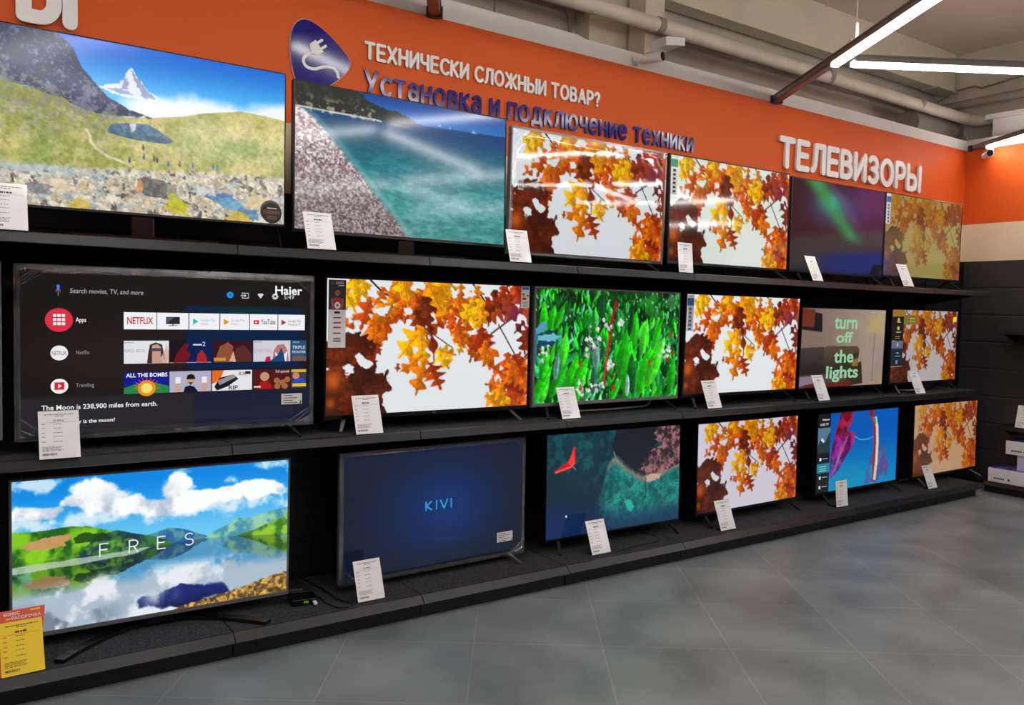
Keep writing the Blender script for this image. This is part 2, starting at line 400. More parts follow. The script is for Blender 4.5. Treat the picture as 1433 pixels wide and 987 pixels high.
structure('wall_left', b, [M['orange'], M['grey_panel']])
b = MB(); b.box(XF, Y0, 2.4, XF + .1, Y1, ZC, 0); b.box(XF, Y0, 0, XF + .1, Y1, 2.4, 1)
structure('wall_far', b, [M['cream'], M['grey_panel']])
# dark planked backing behind the shelves and along the right wall, boards 0.276 m high
b = MB()
for k in range(9):
    z0 = .08 + .2755 * k; z1 = min(z0 + .270, Z_DARK - .002)
    if z1 > z0: b.box(-.9, YW - .035, z0, XR - .03, YW - .004, z1, 0, .004)
b.box(-.9, YW - .028, .02, XR - .03, YW - .005, Z_DARK - .006)
structure('wall_back_backing', b, M['black_panel'])
b = MB()
for k in range(9):
    z0 = .08 + .2755 * k; z1 = min(z0 + .270, Z_DARK - .002)
    if z1 > z0: b.box(XR - .03, 1.5, z0, XR - .002, YW - .04, z1, 0, .011)
b.box(XR - .024, 1.5, .02, XR - .003, YW - .04, Z_DARK - .006)
structure('wall_right_backing', b, M['grey_panel'])
# concrete beam under the ceiling, pilaster, pale column
b = MB(); b.box(X0, 4.9, 4.2, 9.30, 5.06, ZC - .002); b.box(8.9, 4.86, 4.19, 9.36, 5.06, 4.2)
structure('ceiling_beam', b, M['beige_beam'])
b = MB(); b.box(4.07, 4.95, 0, 4.47, 5.14, ZC - .01); structure('pillar_concrete', b, M['beige_beam'])
b = MB(); b.box(4.43, 4.72, 3.4, 4.63, 4.9, ZC - .01); structure('pillar_pale', b, M['pale_paint'])
b = MB(); b.box(9.06, 1.0, 3.5, 9.35, 4.36, 3.79, 0, .01); b.box(9.03, 1.0, 3.78, 9.35, 4.42, 3.83)
structure('trim_ledge', b, M['white_wall'])
# wall panels left of the pilaster: seams in the concrete
b = MB()
for k in range(8): b.box(-2.0 + k * .76, 5.115, 3.3, -2.0 + k * .76 + .752, 5.147, ZC - .02, 0, .006)
structure('trim_upper_panels', b, M['concrete'])

# ------------------------------------------------------------------ services under the ceiling
def bend(p0, c, p1, r, n=8):
    """a run that turns a corner c with radius r"""
    p0, c, p1 = Vector(p0), Vector(c), Vector(p1)
    a = (p0 - c).normalized(); d = (p1 - c).normalized()
    out = [p0]
    for i in range(n + 1):
        t = i / n; q0 = c + a * r * (1 - t); q1 = c + d * r * t; out.append(q0 + (q1 - q0) * t)
    return out + [p1]
t = empty('ceiling_pipe', (4.5, 4.62, 3.8), label='thick pale pipe running above the orange wall and turning the corner', cat='pipe', group=None)
b = MB(); b.tube([(-2.5, 0, .045)] + bend((0, 0, .045), (4.72, 0, .02), (4.72, -3.6, .06), .16), .056, 18); b.build('run', M['pale_paint'], t, smooth=True)
for x in (-.02, 2.1, 3.6):
    b = MB(); b.tube([(x - .03, 0, .045), (x + .03, 0, .044 - .004 * max(x, 0))], .062, 18); b.build('collar', M['dull_pipe'], t, smooth=True)
b = MB(); b.prism([(.0, -.11), (.0, -.045), (.20, -.015), (.20, -.075)], 'y', -.06, .12)
b.build('bracket', M['white_wall'], t)
t = empty('ceiling_pipe', (4.5, 5.02, 3.95), label='darker thin pipe behind the thick pale pipe above the wall', cat='pipe')
b = MB(); b.tube([(-2.5, 0, .05)] + bend((0, 0, .05), (4.62, 0, .05), (4.62, -4.2, .1), .16), .045, 14); b.build('run', M['dull_pipe'], t, smooth=True)
for x in (.7, 2.6, 3.9):
    b = MB(); b.bar((x, .12, .11), (x, 0, .0), .02, .01); b.tube([(x - .012, 0, .05), (x + .012, 0, .05)], .052, 14); b.build('clip', M['dull_pipe'], t)
t = empty('air_duct', (8.25, 4.82, 3.70), label='short grey round duct end with a dark flange in the corner above the wall', cat='duct')
b = MB(); b.tube([(0, 0, 0), (.78, 0, 0)], .125, 28); b.build('body', M['dull_pipe'], t, smooth=True)
b = MB(); b.tube([(.78, 0, 0), (.80, 0, 0)], .175, 28); b.tube([(.80, 0, 0), (.803, 0, 0)], .12, 28, 1); b.build('flange', [M['grey_plastic'], M['black_plastic']], t, smooth=True)
b = MB(); b.tube([(9.32, 5.1, 4.14), (9.33, 4.9, 4.22), (9.33, 4.7, 4.24), (9.33, 4.62, 4.2), (9.33, 4.3, 4.24), (9.33, 2.0, 4.33)], .011, 8)
tag(b.build('ceiling_cable', M['dull_pipe'], smooth=True), 'thin cable running high along the right concrete wall', 'cable')
b = MB(); b.tube([(5.4, 3.9, 4.6), (5.75, 4.05, 4.59), (6.0, 3.95, 4.585), (6.25, 4.0, 4.59), (6.6, 4.1, 4.6)], .014, 8)
tag(b.build('ceiling_cable', M['pale_paint'], smooth=True), 'pale cable drooping under the ceiling above the diagonal lamp', 'cable')
b = MB(); b.tube([(3.55, 5.1, 4.4), (3.75, 5.08, 4.15), (3.95, 5.06, 3.95), (4.02, 5.07, 3.6)], .014, 8)
tag(b.build('ceiling_cable', M['dull_pipe'], smooth=True), 'grey cable hanging down the concrete wall left of the pilaster', 'cable')
b = MB(); b.tube([(9.20, 4.90, 4.0), (9.16, 4.74, 3.8), (9.10, 4.60, 3.56)], .010, 8)
tag(b.build('ceiling_cable', M['pale_paint'], smooth=True), 'thin white cable slanting down into the corner beside the round duct', 'cable')

# ------------------------------------------------------------------ line lamps: aluminium track with a glowing strip below
def line_lamp(x, y, ang, length, z, label, lead=0.0, hangers=(.3, .7), group='line lamps under the ceiling'):
    """starts at (x, y), runs along ang; the first `lead` metres are bare track"""
    t = empty('line_lamp', (x, y, z), ang, label=label, cat='lamp', group=group)
    tot = lead + length
    b = MB(); b.box(0, -.035, 0, tot, .035, .045, 0, .004); b.box(0, -.042, .035, tot, .042, .045)
    if lead: b.box(0, -.028, -.008, lead, .028, .001)
    b.build('track', M['aluminium'], t)
    b = MB(); b.box(lead, -.028, -.028, tot, .028, 0, 0, .006); b.build('diffuser', M['lamp'], t)
    b = MB(); b.box(lead, -.02, .0455, tot, .02, .0475); b.build('added_uplight', M['lamp_added_uplight'], t)  # unseen glowing strip added on top of the track to brighten the ceiling
    for a0, a1 in ((lead - .012, lead - .001), (tot + .001, tot + .012)):
        b = MB(); b.box(a0, -.03, -.03, a1, .03, .01 if a0 < lead else .03); b.build('end_cap', M['white_plastic'], t)
    for h in hangers:
        b = MB(); xx = tot * h
        b.box(xx - .03, -.05, .04, xx + .03, .05, .056, 0, .003); b.box(xx - .012, -.012, .05, xx + .012, .012, .17, 0, .003)
        b.tube([(xx, 0, .16), (xx, 0, ZC - z)], .0018, 6); b.build('hanger', M['white_plastic'], t)
    if lead:
        b = MB(); b.box(-.03, -.05, -.014, .02, .05, .05, 0, .004); b.build('wall_bracket', M['black_plastic'], t)
    return t
A1 = math.atan2(-.853, -.522); A2 = math.atan2(-.522, .853)
ZL = 3.445
line_lamp(5.70, 4.475, A1, 2.95, ZL, 'diagonal line lamp on a bare track fixed to the top of the orange wall', lead=1.09, hangers=(.345, .8))
line_lamp(5.225, 3.465, A2, 2.3, ZL, 'line lamp branching to the right from the diagonal lamp', hangers=(.92,))
line_lamp(8.87, 4.44, A1, 2.9, ZL, 'line lamp starting in the corner where the two orange walls meet', lead=.25, hangers=(.5, .8))
line_lamp(2.47, 4.475, A1, 2.9, ZL, 'line lamp track fixed to the wall above the plug sign', lead=1.15, hangers=(.5, .8))
unseen = [(1.95, 3.44, A2), (-1.32, 3.44, A2), (-1.40, 3.49, A1)]
for x0, y0 in [(.4, .75), (3.6, .75), (6.8, .75), (10.1, .75), (13.3, .75), (2.1, -2.05), (5.3, -2.05), (8.5, -2.05), (11.7, -2.05)]:
    unseen += [(x0, y0, A1), (x0 + .09, y0 - .05, A2)]
for x, y, a in unseen:
    line_lamp(x, y, a, 2.85 if a == A1 else 2.3, ZL, 'line lamp behind the viewer, seen only mirrored in the screens', group='zigzag lamps over the shop floor')

# ------------------------------------------------------------------ cameras
def cctv(loc, rz, label, hang=0.0):
    t = empty('security_camera', loc, rz, label=label, cat='camera')
    b = MB()                                         # looks along local -y; wall at local +y
    b.tube([(0, .10, 0), (0, .13, 0)], .035, 18); b.tube([(0, .11, 0), (0, .05, -.012 - hang), (0, .02, -.01 - hang)], .011, 10)
    b.build('mount', M['white_plastic'], t, smooth=True)
    b = MB(); b.tube([(0, .06, -hang), (0, .055, -hang), (0, -.085, -hang), (0, -.09, -hang)], [.02, .034, .036, .032], 20); b.box(-.033, -.105, .030 - hang, .033, .03, .038 - hang, 0, .003)
    b.build('body', M['white_plastic'], t, smooth=True)
    b = MB(); b.tube([(0, -.0905, -hang), (0, -.093, -hang)], .031, 20); b.tube([(0, -.093, -hang), (0, -.098, -hang)], .022, 14)
    b.build('lens', M['glass_dark'], t, smooth=True)
    return t
cctv((4.17, 4.37, 3.485), R(18), 'white bullet security camera on the white band above the orange wall')
t = empty('light_box', (8.79, 2.42, 2.16), label='blue light box on the right wall, mirrored in the aurora television', cat='light box')
b = MB(); b.box(-.03, -.55, 0, 0, .35, .27, 0, .006); b.build('face', M['blue_box'], t)
b = MB(); b.box(0, -.56, -.01, .02, .36, .28); b.build('case', M['grey_plastic'], t)
cctv((8.735, 4.23, 3.365), R(-52), 'small white security camera on the right orange wall below the corner lamp', .01)

# ------------------------------------------------------------------ lettering on the wall
def sign(name, s, x0, x1, z0, h, t, m, depth, label, gap=.2, part='letter'):
    """letters between x0 and x1 (outer edges), baseline edge at z0, cap height h (outer), stroke t"""
    root = empty(name, (x0, YW, z0), label=label, cat='sign')
    tot = 0; lay = []
    for i, ch in enumerate(s):
        if ch == ' ': tot += .42; continue
        lay.append((ch, tot)); tot += GL[ch][0] + gap + t / h
    tot -= gap + t / h
    sx = (x1 - x0 - t) / tot; sz = h - t
    for ch, o in lay:
        b = MB(); letter_mesh(b, GL[ch][1], sx, sz, t / 2 + o * sx, t / 2, t, -.006 - depth, depth)
        b.build(part, m, root)
    return root
sign('wall_lettering', 'ТЕХНИЧЕСКИ СЛОЖНЫИ ТОВАР?', 2.020, 3.806, 3.104, .104, .0185, M['sign_white'], .008, 'small white raised lettering line above the navy lettering', gap=.13)
sign('wall_lettering', 'Установка и подключение техники', 2.022, 4.752, 2.908, .142, .0215, M['sign_navy'], .010, 'navy glossy raised lettering line under the small white line', gap=.15)
sign('wall_lettering', 'ТЕЛЕВИЗОРЫ', 5.762, 7.952, 2.915, .268, .052, M['sign_white'], .022, 'large white raised lettering on the orange wall over the right televisions', gap=.10)
sign('wall_lettering', 'Ы', .292, .545, 2.949, .33, .064, M['sign_white'], .022, 'very large white raised letter at the upper left edge of the orange wall')

def smooth_loop(pts, n=6):
    out = []; k = len(pts)
    for i in range(k):
        p0, p1, p2, p3 = (np.array(pts[(i + j - 1) % k]) for j in range(4))
        for q in range(n):
            t = q / n
            out.append(tuple(.5 * (2 * p1 + (p2 - p0) * t + (2 * p0 - 5 * p1 + 4 * p2 - p3) * t * t + (3 * p1 - p0 - 3 * p2 + p3) * t ** 3)))
    return out
def smooth_line(pts, n=6):
    P = [np.array(p, float) for p in pts]; P = [2 * P[0] - P[1]] + P + [2 * P[-1] - P[-2]]; out = []
    for i in range(1, len(P) - 2):
        p0, p1, p2, p3 = P[i - 1:i + 3]
        for q in range(n):
            t = q / n
            out.append(tuple(.5 * (2 * p1 + (p2 - p0) * t + (2 * p0 - 5 * p1 + 4 * p2 - p3) * t * t + (3 * p1 - p0 - 3 * p2 + p3) * t ** 3)))
    return out + [tuple(P[-2])]
root = empty('plug_sign', (1.75, YW, 3.05), label='rounded triangular navy sign plate with a white power plug on the wall', cat='sign')
plate = [(1.585, 3.125), (1.604, 3.204), (1.651, 3.247), (1.715, 3.242), (1.797, 3.198), (1.881, 3.13), (1.933, 3.066), (1.908, 3.002), (1.825, 2.925), (1.743, 2.877), (1.679, 2.866), (1.622, 2.906), (1.59, 3.013)]
off = lambda pts: [(x - 1.75, z - 3.05) for x, z in pts]
lp = smooth_loop(off(plate), 5)
b = MB(); b.prism([(x * 1.015, z * 1.015) for x, z in lp], 'y', -.012, -.004, 1); b.prism(lp, 'y', -.016, -.012, 0)
b.build('plate', [M['sign_navy'], M['sign_white']], root)
b = MB()
cord = smooth_line(off([(1.703, 3.072), (1.669, 3.053), (1.656, 3.022), (1.677, 2.993), (1.722, 2.990), (1.775, 3.011), (1.824, 3.015), (1.852, 2.997), (1.862, 2.970)]), 6)
letter_mesh(b, [cord], 1, 1, 0, 0, .016, -.020, .004); b.build('cord', M['sign_white'], root)
b = MB(); cx, cz = -.026, .053
u = (math.cos(R(38)), math.sin(R(38))); w = (-u[1], u[0])
body = [(cx + u[0] * a + w[0] * c, cz + u[1] * a + w[1] * c) for a, c in [(.03, -.036), (.03, .036)] + [(.0 - .03 * math.sin(R(q)), .036 * math.cos(R(q))) for q in range(0, 181, 15)]]
b.prism(body, 'y', -.021, -.016)
for c in (-.018, .018):
    p0 = (cx + u[0] * .02 + w[0] * c, cz + u[1] * .02 + w[1] * c); p1 = (cx + u[0] * .062 + w[0] * c, cz + u[1] * .062 + w[1] * c)
    letter_mesh(b, [[p0, p1]], 1, 1, 0, 0, .014, -.0215, .005)
b.build('plug', M['sign_white'], root)

# ------------------------------------------------------------------ shelving: eight bays of one metre, three tiers
Z_TOP, Z_MID, Z_BASE = 1.945, 1.012, .125
Y_TOP, Y_MID, Y_BASE = 3.835, 3.900, 3.845
def shelf_section(tier, x, label, last=False):
    zs, yf = {'top': (Z_TOP, Y_TOP), 'middle': (Z_MID, Y_MID), 'base': (Z_BASE, Y_BASE)}[tier]
    t = empty('display_shelf', (x, yf, zs - .003), label=label, cat='shelf', group={'top': 'top shelf sections', 'middle': 'middle shelf sections', 'base': 'floor plinth sections'}[tier])
    hw = .4975; D = 4.455 - yf
    b = MB(); b.box(-hw, .028, -.028, hw, D, -.004, 0, .002); b.build('board', M['shelf'], t)
    b = MB(); b.box(-hw + .001, .026, -.004, hw - .001, D - .004, .003); b.build('carpet', M['carpet'], t)
    if tier == 'base':
        b = MB(); b.prism([(.024, .002), (.016, .003), (-.022, -.034), (-.022, -.040), (.03, -.040), (.03, -.004)], 'x', -hw, hw); b.build('price_rail', M['rail'], t)
        b = MB(); b.box(-hw, .028, -zs + .004, hw, .05, -.042, 0, .003); b.build('plinth_panel', M['shelf'], t)
        if last:
            b = MB(); b.box(hw - .012, .05, -zs + .004, hw, D, -.03); b.build('end_panel', M['shelf'], t)
    else:
        b = MB(); b.prism([(.026, .002), (.018, .003), (.004, -.001), (-.006, -.040), (.0, -.044), (.012, -.036), (.026, -.02)], 'x', -hw, hw); b.build('price_rail', M['rail'], t)
        for s in (-1, 1):
            b = MB(); b.prism([(.10, -.029), (D, -.029), (D, -.12), (D - .06, -.12)], 'x', s * (hw - .012) - .003, s * (hw - .012) + .003); b.build('bracket', M['shelf'], t)
    return t
ON = {'top': ['the far left end', 'the snowy mountain television', 'the pebble beach television', 'the leaf television with glossy film', 'the second leaf television of the top row', 'the aurora television', 'the washed-out leaf television, left half', 'the washed-out leaf television at the corner'],
      'middle': ['the cut-off television at the left edge', 'the app menu television', 'the leaf television with the player strip', 'the green plants television', 'the leaf television with blue stickers', 'the turn off the lights television', 'the leaf television with a dark side menu', 'the right end by the corner'],
      'base': ['the far left end', 'the lake and clouds television', 'the dark blue television', 'the red kite television', 'the lowest leaf television with grey frame', 'the parrot feather television, left half', 'the parrot feather television, right half', 'the pale leaf television at the corner']}
SECTIONS = {}
for tier in ('top', 'middle', 'base'):
    for k in range(9):
        x = -.385 + k
        what = {'top': 'top shelf section', 'middle': 'carpeted middle shelf section', 'base': 'carpeted floor plinth section'}[tier]
        ln = ['outermost left, out past the picture edge', 'first', 'second', 'third', 'fourth', 'fifth', 'sixth', 'seventh', 'eighth and last'][k]
        lab = 'black %s, %s one-metre length counted from the left' % (what, ln) if k else 'black %s, %s' % (what, ln)
        SECTIONS[tier, k] = shelf_section(tier, x, lab, last=(k == 8))
# slotted posts the shelves hang on
b = MB()
for k in range(9):
    pass
for k in range(10):
    x = -.885 + k
    b = MB(); b.box(x - .014, 4.456, .02, x + .014, 4.464, 2.27, 0, .001)
    tag(b.build('trim_post', M['shelf']), kind='structure')
# ------------------------------------------------------------------ pictures shown on the screens
def vnoise(h, w, cy, cx, seed):
    r = np.random.RandomState(seed); g = r.rand(int(cy) + 3, int(cx) + 3)
    y = np.linspace(0, cy, h, endpoint=False); x = np.linspace(0, cx, w, endpoint=False)
    yi = y.astype(int); xi = x.astype(int); fy = y - yi; fx = x - xi
    fy = (fy * fy * (3 - 2 * fy))[:, None]; fx = (fx * fx * (3 - 2 * fx))[None]
    a = g[np.ix_(yi, xi)]; b_ = g[np.ix_(yi, xi + 1)]; c = g[np.ix_(yi + 1, xi)]; d = g[np.ix_(yi + 1, xi + 1)]
    return (a * (1 - fx) + b_ * fx) * (1 - fy) + (c * (1 - fx) + d * fx) * fy
def fbm(h, w, cy, cx, seed, octv=5, gain=.5):
    out = np.zeros((h, w)); amp = 1; tot = 0
    for o in range(octv):
        if cy > h or cx > w: break
        out += amp * vnoise(h, w, cy, cx, seed + o * 17); tot += amp; amp *= gain; cy *= 2; cx *= 2
    return out / tot
def sm(a, b_, x):
    t = np.clip((x - a) / (b_ - a), 0, 1); return t * t * (3 - 2 * t)
def C(r, g, b_): return np.array([r, g, b_]) / 255.0

class Pic:
    """a picture W x H painted at twice that size; u to the right, v downwards, both 0..1; colours in display values"""
    def __init__(s, W, H, col=(0, 0, 0)):
        s.W, s.H, s.w, s.h = W, H, 2 * W, 2 * H
        s.a = np.empty((s.h, s.w, 3)); s.a[:] = np.array(col)
        s.u = ((np.arange(s.w) + .5) / s.w)[None, :]; s.v = ((np.arange(s.h) + .5) / s.h)[:, None]
    def mix(s, mask, col):
        m = np.broadcast_to(mask, (s.h, s.w))[..., None]; s.a = s.a * (1 - m) + np.asarray(col) * m
    def inside(s, pts):
        P = np.array(pts, float) * [s.w, s.h]
        x0, y0 = np.maximum(np.floor(P.min(0)).astype(int), 0); x1 = min(int(np.ceil(P[:, 0].max())) + 1, s.w); y1 = min(int(np.ceil(P[:, 1].max())) + 1, s.h)
        if x1 <= x0 or y1 <= y0: return None
        X = np.arange(x0, x1) + .5; Y = np.arange(y0, y1) + .5; ins = np.zeros((len(Y), len(X)), bool)
        for (ax, ay), (bx, by) in zip(P, np.roll(P, -1, 0)):
            if ay == by: continue
            c = (ay > Y) != (by > Y)
            if c.any(): ins ^= c[:, None] & (X[None] < (ax + (Y - ay) * (bx - ax) / (by - ay))[:, None])
        return x0, x1, y0, y1, ins
    def poly(s, pts, col, alpha=1.0):
        q = s.inside(pts)
        if q is None: return
        x0, x1, y0, y1, ins = q
        sub = s.a[y0:y1, x0:x1]; m = (ins * alpha)[..., None]
        s.a[y0:y1, x0:x1] = sub * (1 - m) + np.asarray(col if not callable(col) else col(s.u[:, x0:x1], s.v[y0:y1])) * m
    def line(s, pts, w, col, alpha=1.0):
        asp = s.h / s.w; P = np.array(pts, float)
        for (ax, ay), (bx, by) in zip(P[:-1], P[1:]):
            dx, dy = bx - ax, (by - ay) * asp; L = math.hypot(dx, dy) or 1e-9; nx, ny = -dy / L * w / 2, dx / L * w / 2 / asp
            ex, ey = dx / L * w * .3, dy / L * w * .3 / asp
            s.poly([(ax + nx - ex, ay + ny - ey), (bx + nx + ex, by + ny + ey), (bx - nx + ex, by - ny + ey), (ax - nx - ex, ay - ny - ey)], col, alpha)
    def disc(s, cx, cy, r, col, alpha=1.0, ry=None, n=24):
        ry = r * s.w / s.h if ry is None else ry
        s.poly([(cx + r * math.cos(2 * math.pi * i / n), cy + ry * math.sin(2 * math.pi * i / n)) for i in range(n)], col, alpha)
    def glow(s, cx, cy, rx, ry, col, k=1.0):
        d = ((s.u - cx) / rx) ** 2 + ((s.v - cy) / ry) ** 2; s.mix(np.exp(-d) * k, col)
    def blob(s, pts, col, rough=.02, seed=0, alpha=1.0, n=6):
        """polygon with a ragged outline"""
        r = np.random.RandomState(seed); out = []; P = [np.array(p, float) for p in pts]
        for a, b_ in zip(P, P[1:] + P[:1]):
            for q in range(n): out.append(tuple(a + (b_ - a) * q / n + (r.rand(2) - .5) * rough * 2))
        s.poly(out, col, alpha)
    def noise(s, cx, seed, octv=5, gain=.5, cy=None): return fbm(s.h, s.w, (cy or cx * .5625), cx, seed, octv, gain)
    def small(s): return np.clip(s.a.reshape(s.H, 2, s.W, 2, 3).mean((1, 3)), 0, 1)

def leaf_outline(cx, cy, L, ang, wr, lobes, seed, bendk=0.0, asp=16 / 9):
    r = random.Random(seed); N = 44; pts = []
    ca, sa = math.cos(R(ang)), math.sin(R(ang)); left, right, mid = [], [], []
    ph = [r.uniform(-.1, .1), r.uniform(-.1, .1)]
    for i in range(N + 1):
        t = i / N; base = math.sin(math.pi * min(1, t ** .8)) ** .75
        for sgn, lst, p in ((1, left, ph[0]), (-1, right, ph[1])):
            lob = 1 if not lobes else .60 + .40 * math.cos(2 * math.pi * (lobes * (t + p * .5) - .15)) + (.05 if i % 2 else -.03) + r.uniform(-.05, .05)
            w = wr * L * base * max(.12, lob); x = t * L + (.05 * L * (lob - .6) if lobes else 0); y = sgn * w + bendk * L * t * t
            lst.append((cx + (x * ca - y * sa), cy + (x * sa + y * ca) * asp))
        y = bendk * L * t * t; mid.append((cx + (t * L * ca - y * sa), cy + (t * L * sa + y * ca) * asp))
    return left + right[::-1], mid
def draw_leaf(P, cx, cy, L, ang, col, col2=None, wr=.32, lobes=3, seed=0, bendk=None, vein=True, NZ=None):
    r = random.Random(seed + 5)
    bendk = r.uniform(-.15, .15) if bendk is None else bendk
    out, mid = leaf_outline(cx, cy, L, ang, wr, lobes, seed, bendk)
    q = P.inside(out)
    if q is None: return
    x0, x1, y0, y1, ins = q
    u = P.u[:, x0:x1]; v = P.v[y0:y1]; ca, sa = math.cos(R(ang)), math.sin(R(ang))
    t = np.clip(((u - cx) * ca + (v - cy) / (16 / 9) * sa) / L, 0, 1)
    sd = (-(u - cx) * sa + (v - cy) / (16 / 9) * ca) / (wr * L + 1e-9)
    col = np.array(col); col2 = np.array(col if col2 is None else col2)
    c = col + (col2 - col) * t[..., None]
    c = c * (1 + .16 * np.clip(sd * 3, -1, 1))[..., None]
    if NZ is not None: c = c * (.72 + .56 * NZ[y0:y1, x0:x1])[..., None]
    m = ins[..., None]; P.a[y0:y1, x0:x1] = np.where(m, c, P.a[y0:y1, x0:x1])
    if vein:
        dk = col * .55; P.line(mid[2:-2:5], .0028, dk, .7)
        for i in range(6, 38, 6):
            p = mid[i]
            for sg in (1, -1):
                a = ang + sg * 42; l = wr * L * .75 * math.sin(math.pi * (i / 44) ** .8)
                P.line([p, (p[0] + l * math.cos(R(a)), p[1] + l * math.sin(R(a)) * 16 / 9)], .0016, dk, .45)

def px8(x, y):
    """guide sheet for the leaf picture -> u, v"""
    u = (x - 70) / 1108; top = 80 + 45 * u; h = 757 - 102 * u
    return u, (y - top) / h
def paint_leaves(W, H):
    P = Pic(W, H, C(226, 231, 234)); rnd = random.Random(11)
    P.mix(sm(.3, 1, P.v) * .25, C(210, 214, 218))
    NZ = P.noise(60, 3, 4, .6)
    Y, YO, O, RO, RD, DK, BR = C(238, 178, 10), C(230, 138, 12), C(214, 102, 16), C(190, 70, 16), C(152, 44, 14), C(98, 34, 14), C(66, 24, 12)
    def zone(poly, n, lens, pal, seed, ang=(60, 150), lob=(2, 3, 3, 4), wr=(.26, .4)):
        r = random.Random(seed); xs = [p[0] for p in poly]; ys = [p[1] for p in poly]; k = 0; g = 0
        while k < n and g < 4000:
            g += 1; x, y = r.uniform(min(xs), max(xs)), r.uniform(min(ys), max(ys)); ins = False
            for (ax, ay), (bx, by) in zip(poly, poly[1:] + poly[:1]):
                if (ay > y) != (by > y) and x < ax + (y - ay) * (bx - ax) / (by - ay): ins = not ins
            if not ins: continue
            L = r.uniform(*lens) / 1108; a = r.uniform(*ang); c = r.choice(pal); c2 = r.choice(pal)
            u, v = px8(x, y); u -= L * .5 * math.cos(R(a)); v -= L * .5 * math.sin(R(a)) * 16 / 9
            draw_leaf(P, u, v, L, a, c, c + (c2 - c) * .5, r.uniform(*wr), r.choice(lob), seed * 100 + k, NZ=NZ); k += 1
    def twig(pts, w=7): P.line([px8(*p) for p in pts], w / 1108, C(66, 30, 20))
    twig([(245, 80), (258, 160), (275, 240)]); twig([(280, 90), (345, 160), (420, 200), (520, 270)], 9); twig([(830, 108), (915, 220)], 9)
    twig([(1140, 255), (960, 375), (830, 480)], 9); twig([(990, 335), (1050, 430), (1108, 520)], 7); twig([(710, 110), (700, 200)], 5); twig([(560, 350), (720, 460)], 5)
    # right and top canopy, from the back to the front
    zone([(640, 95), (880, 105), (870, 290), (760, 320), (640, 240)], 13, (100, 180), [O, RO, RO, YO], 21)
    zone([(380, 85), (650, 90), (690, 330), (480, 350), (400, 230)], 15, (110, 190), [O, YO, RO, RO, RD], 22)
    zone([(170, 260), (330, 270), (420, 330), (330, 420), (180, 370)], 11, (100, 180), [O, RO, YO, O], 23)
    zone([(172, 85), (250, 85), (240, 210), (172, 260)], 6, (100, 170), [Y, YO, O], 24)
    zone([(300, 150), (470, 140), (520, 290), (430, 340), (330, 300)], 9, (100, 170), [O, RO, YO], 25)
    zone([(880, 180), (1180, 120), (1180, 310), (1010, 260), (900, 320)], 13, (120, 190), [DK, RD, RO, DK, O], 26)
    zone([(960, 120), (1180, 125), (1170, 200), (1000, 190)], 5, (110, 160), [RO, RO, RD], 27)
    zone([(410, 85), (480, 90), (520, 170), (430, 170)], 5, (110, 160), [Y, YO, O], 28)
    zone([(570, 100), (670, 110), (660, 230), (580, 230)], 6, (130, 190), [Y, YO, YO], 29, wr=(.34, .46))
    zone([(700, 270), (790, 270), (790, 400), (720, 410)], 7, (100, 160), [YO, O, RO, Y], 30)
    zone([(800, 260), (900, 250), (900, 340), (840, 350)], 5, (110, 170), [Y, Y, YO], 31)
    zone([(520, 200), (640, 200), (650, 330), (540, 340)], 7, (110, 170), [RO, RD, DK, O], 32)
    zone([(1100, 350), (1190, 330), (1190, 490), (1130, 490)], 7, (90, 140), [RD, RO, DK], 33)
    # right cluster
    zone([(800, 420), (930, 400), (970, 440), (900, 500), (830, 510)], 9, (100, 160), [RO, O, RD, RO], 34, ang=(40, 140))
    zone([(900, 440), (985, 450), (950, 540), (900, 550)], 4, (90, 130), [YO, O, O], 35)
    zone([(710, 370), (790, 360), (780, 460), (730, 450)], 4, (100, 150), [Y, YO, RO], 36)
    # bottom right
    zone([(940, 590), (1080, 540), (1180, 560), (1180, 800), (940, 780)], 26, (110, 180), [RO, RO, O, O, RD], 37, ang=(0, 360))
    zone([(950, 700), (1050, 700), (1050, 790), (940, 790)], 5, (100, 140), [YO, YO, Y], 38, ang=(30, 150))
    # leaves hanging in the middle
    for x, y, L, a, c, c2, wr, lb in [(560, 345, 200, 128, YO, Y, .40, 3), (545, 350, 190, 80, YO, Y, .36, 3), (640, 470, 120, 60, Y, Y, .5, 3), (560, 500, 150, 140, YO, O, .3, 3),
            (575, 515, 190, 110, YO, O, .36, 3), (600, 540, 150, 70, RD, RO, .42, 4), (430, 545, 44, 100, RO, RO, .4, 2), (590, 330, 190, 72, DK, RD, .16, 2), (640, 470, 110, 20, Y, YO, .4, 3)]:
        u, v = px8(x, y); draw_leaf(P, u, v, L / 1108, a, c, c2, wr, lb, int(x + y), NZ=NZ)
    # big dark leaf mass at the left, close to the lens
    dark = [(60, 465), (170, 375), (250, 400), (330, 440), (340, 470), (300, 500), (320, 545), (310, 600), (355, 640), (362, 690), (350, 740), (372, 850), (60, 860)]
    P.blob([px8(*p) for p in dark], lambda u, v: (C(84, 32, 14) + (C(58, 22, 12) - C(84, 32, 14)) * sm(.2, .9, v)[..., None]) * np.ones_like(u)[..., None], .008, 5, n=7)
    zone([(75, 470), (300, 430), (320, 520), (180, 540), (75, 540)], 8, (100, 170), [DK, RD, DK, BR], 41, ang=(0, 360))
    zone([(80, 600), (340, 600), (350, 800), (80, 800)], 12, (130, 210), [BR, DK, BR, C(88, 34, 14)], 42, ang=(0, 360))
    for x, y, rx, ry, c, k in [(105, 640, 42, 50, C(206, 92, 26), .9), (95, 765, 24, 26, C(190, 84, 20), .8), (150, 500, 60, 20, C(140, 60, 24), .5)]:
        u, v = px8(x, y); P.glow(u, v, rx / 1108, ry / 690, c, k)
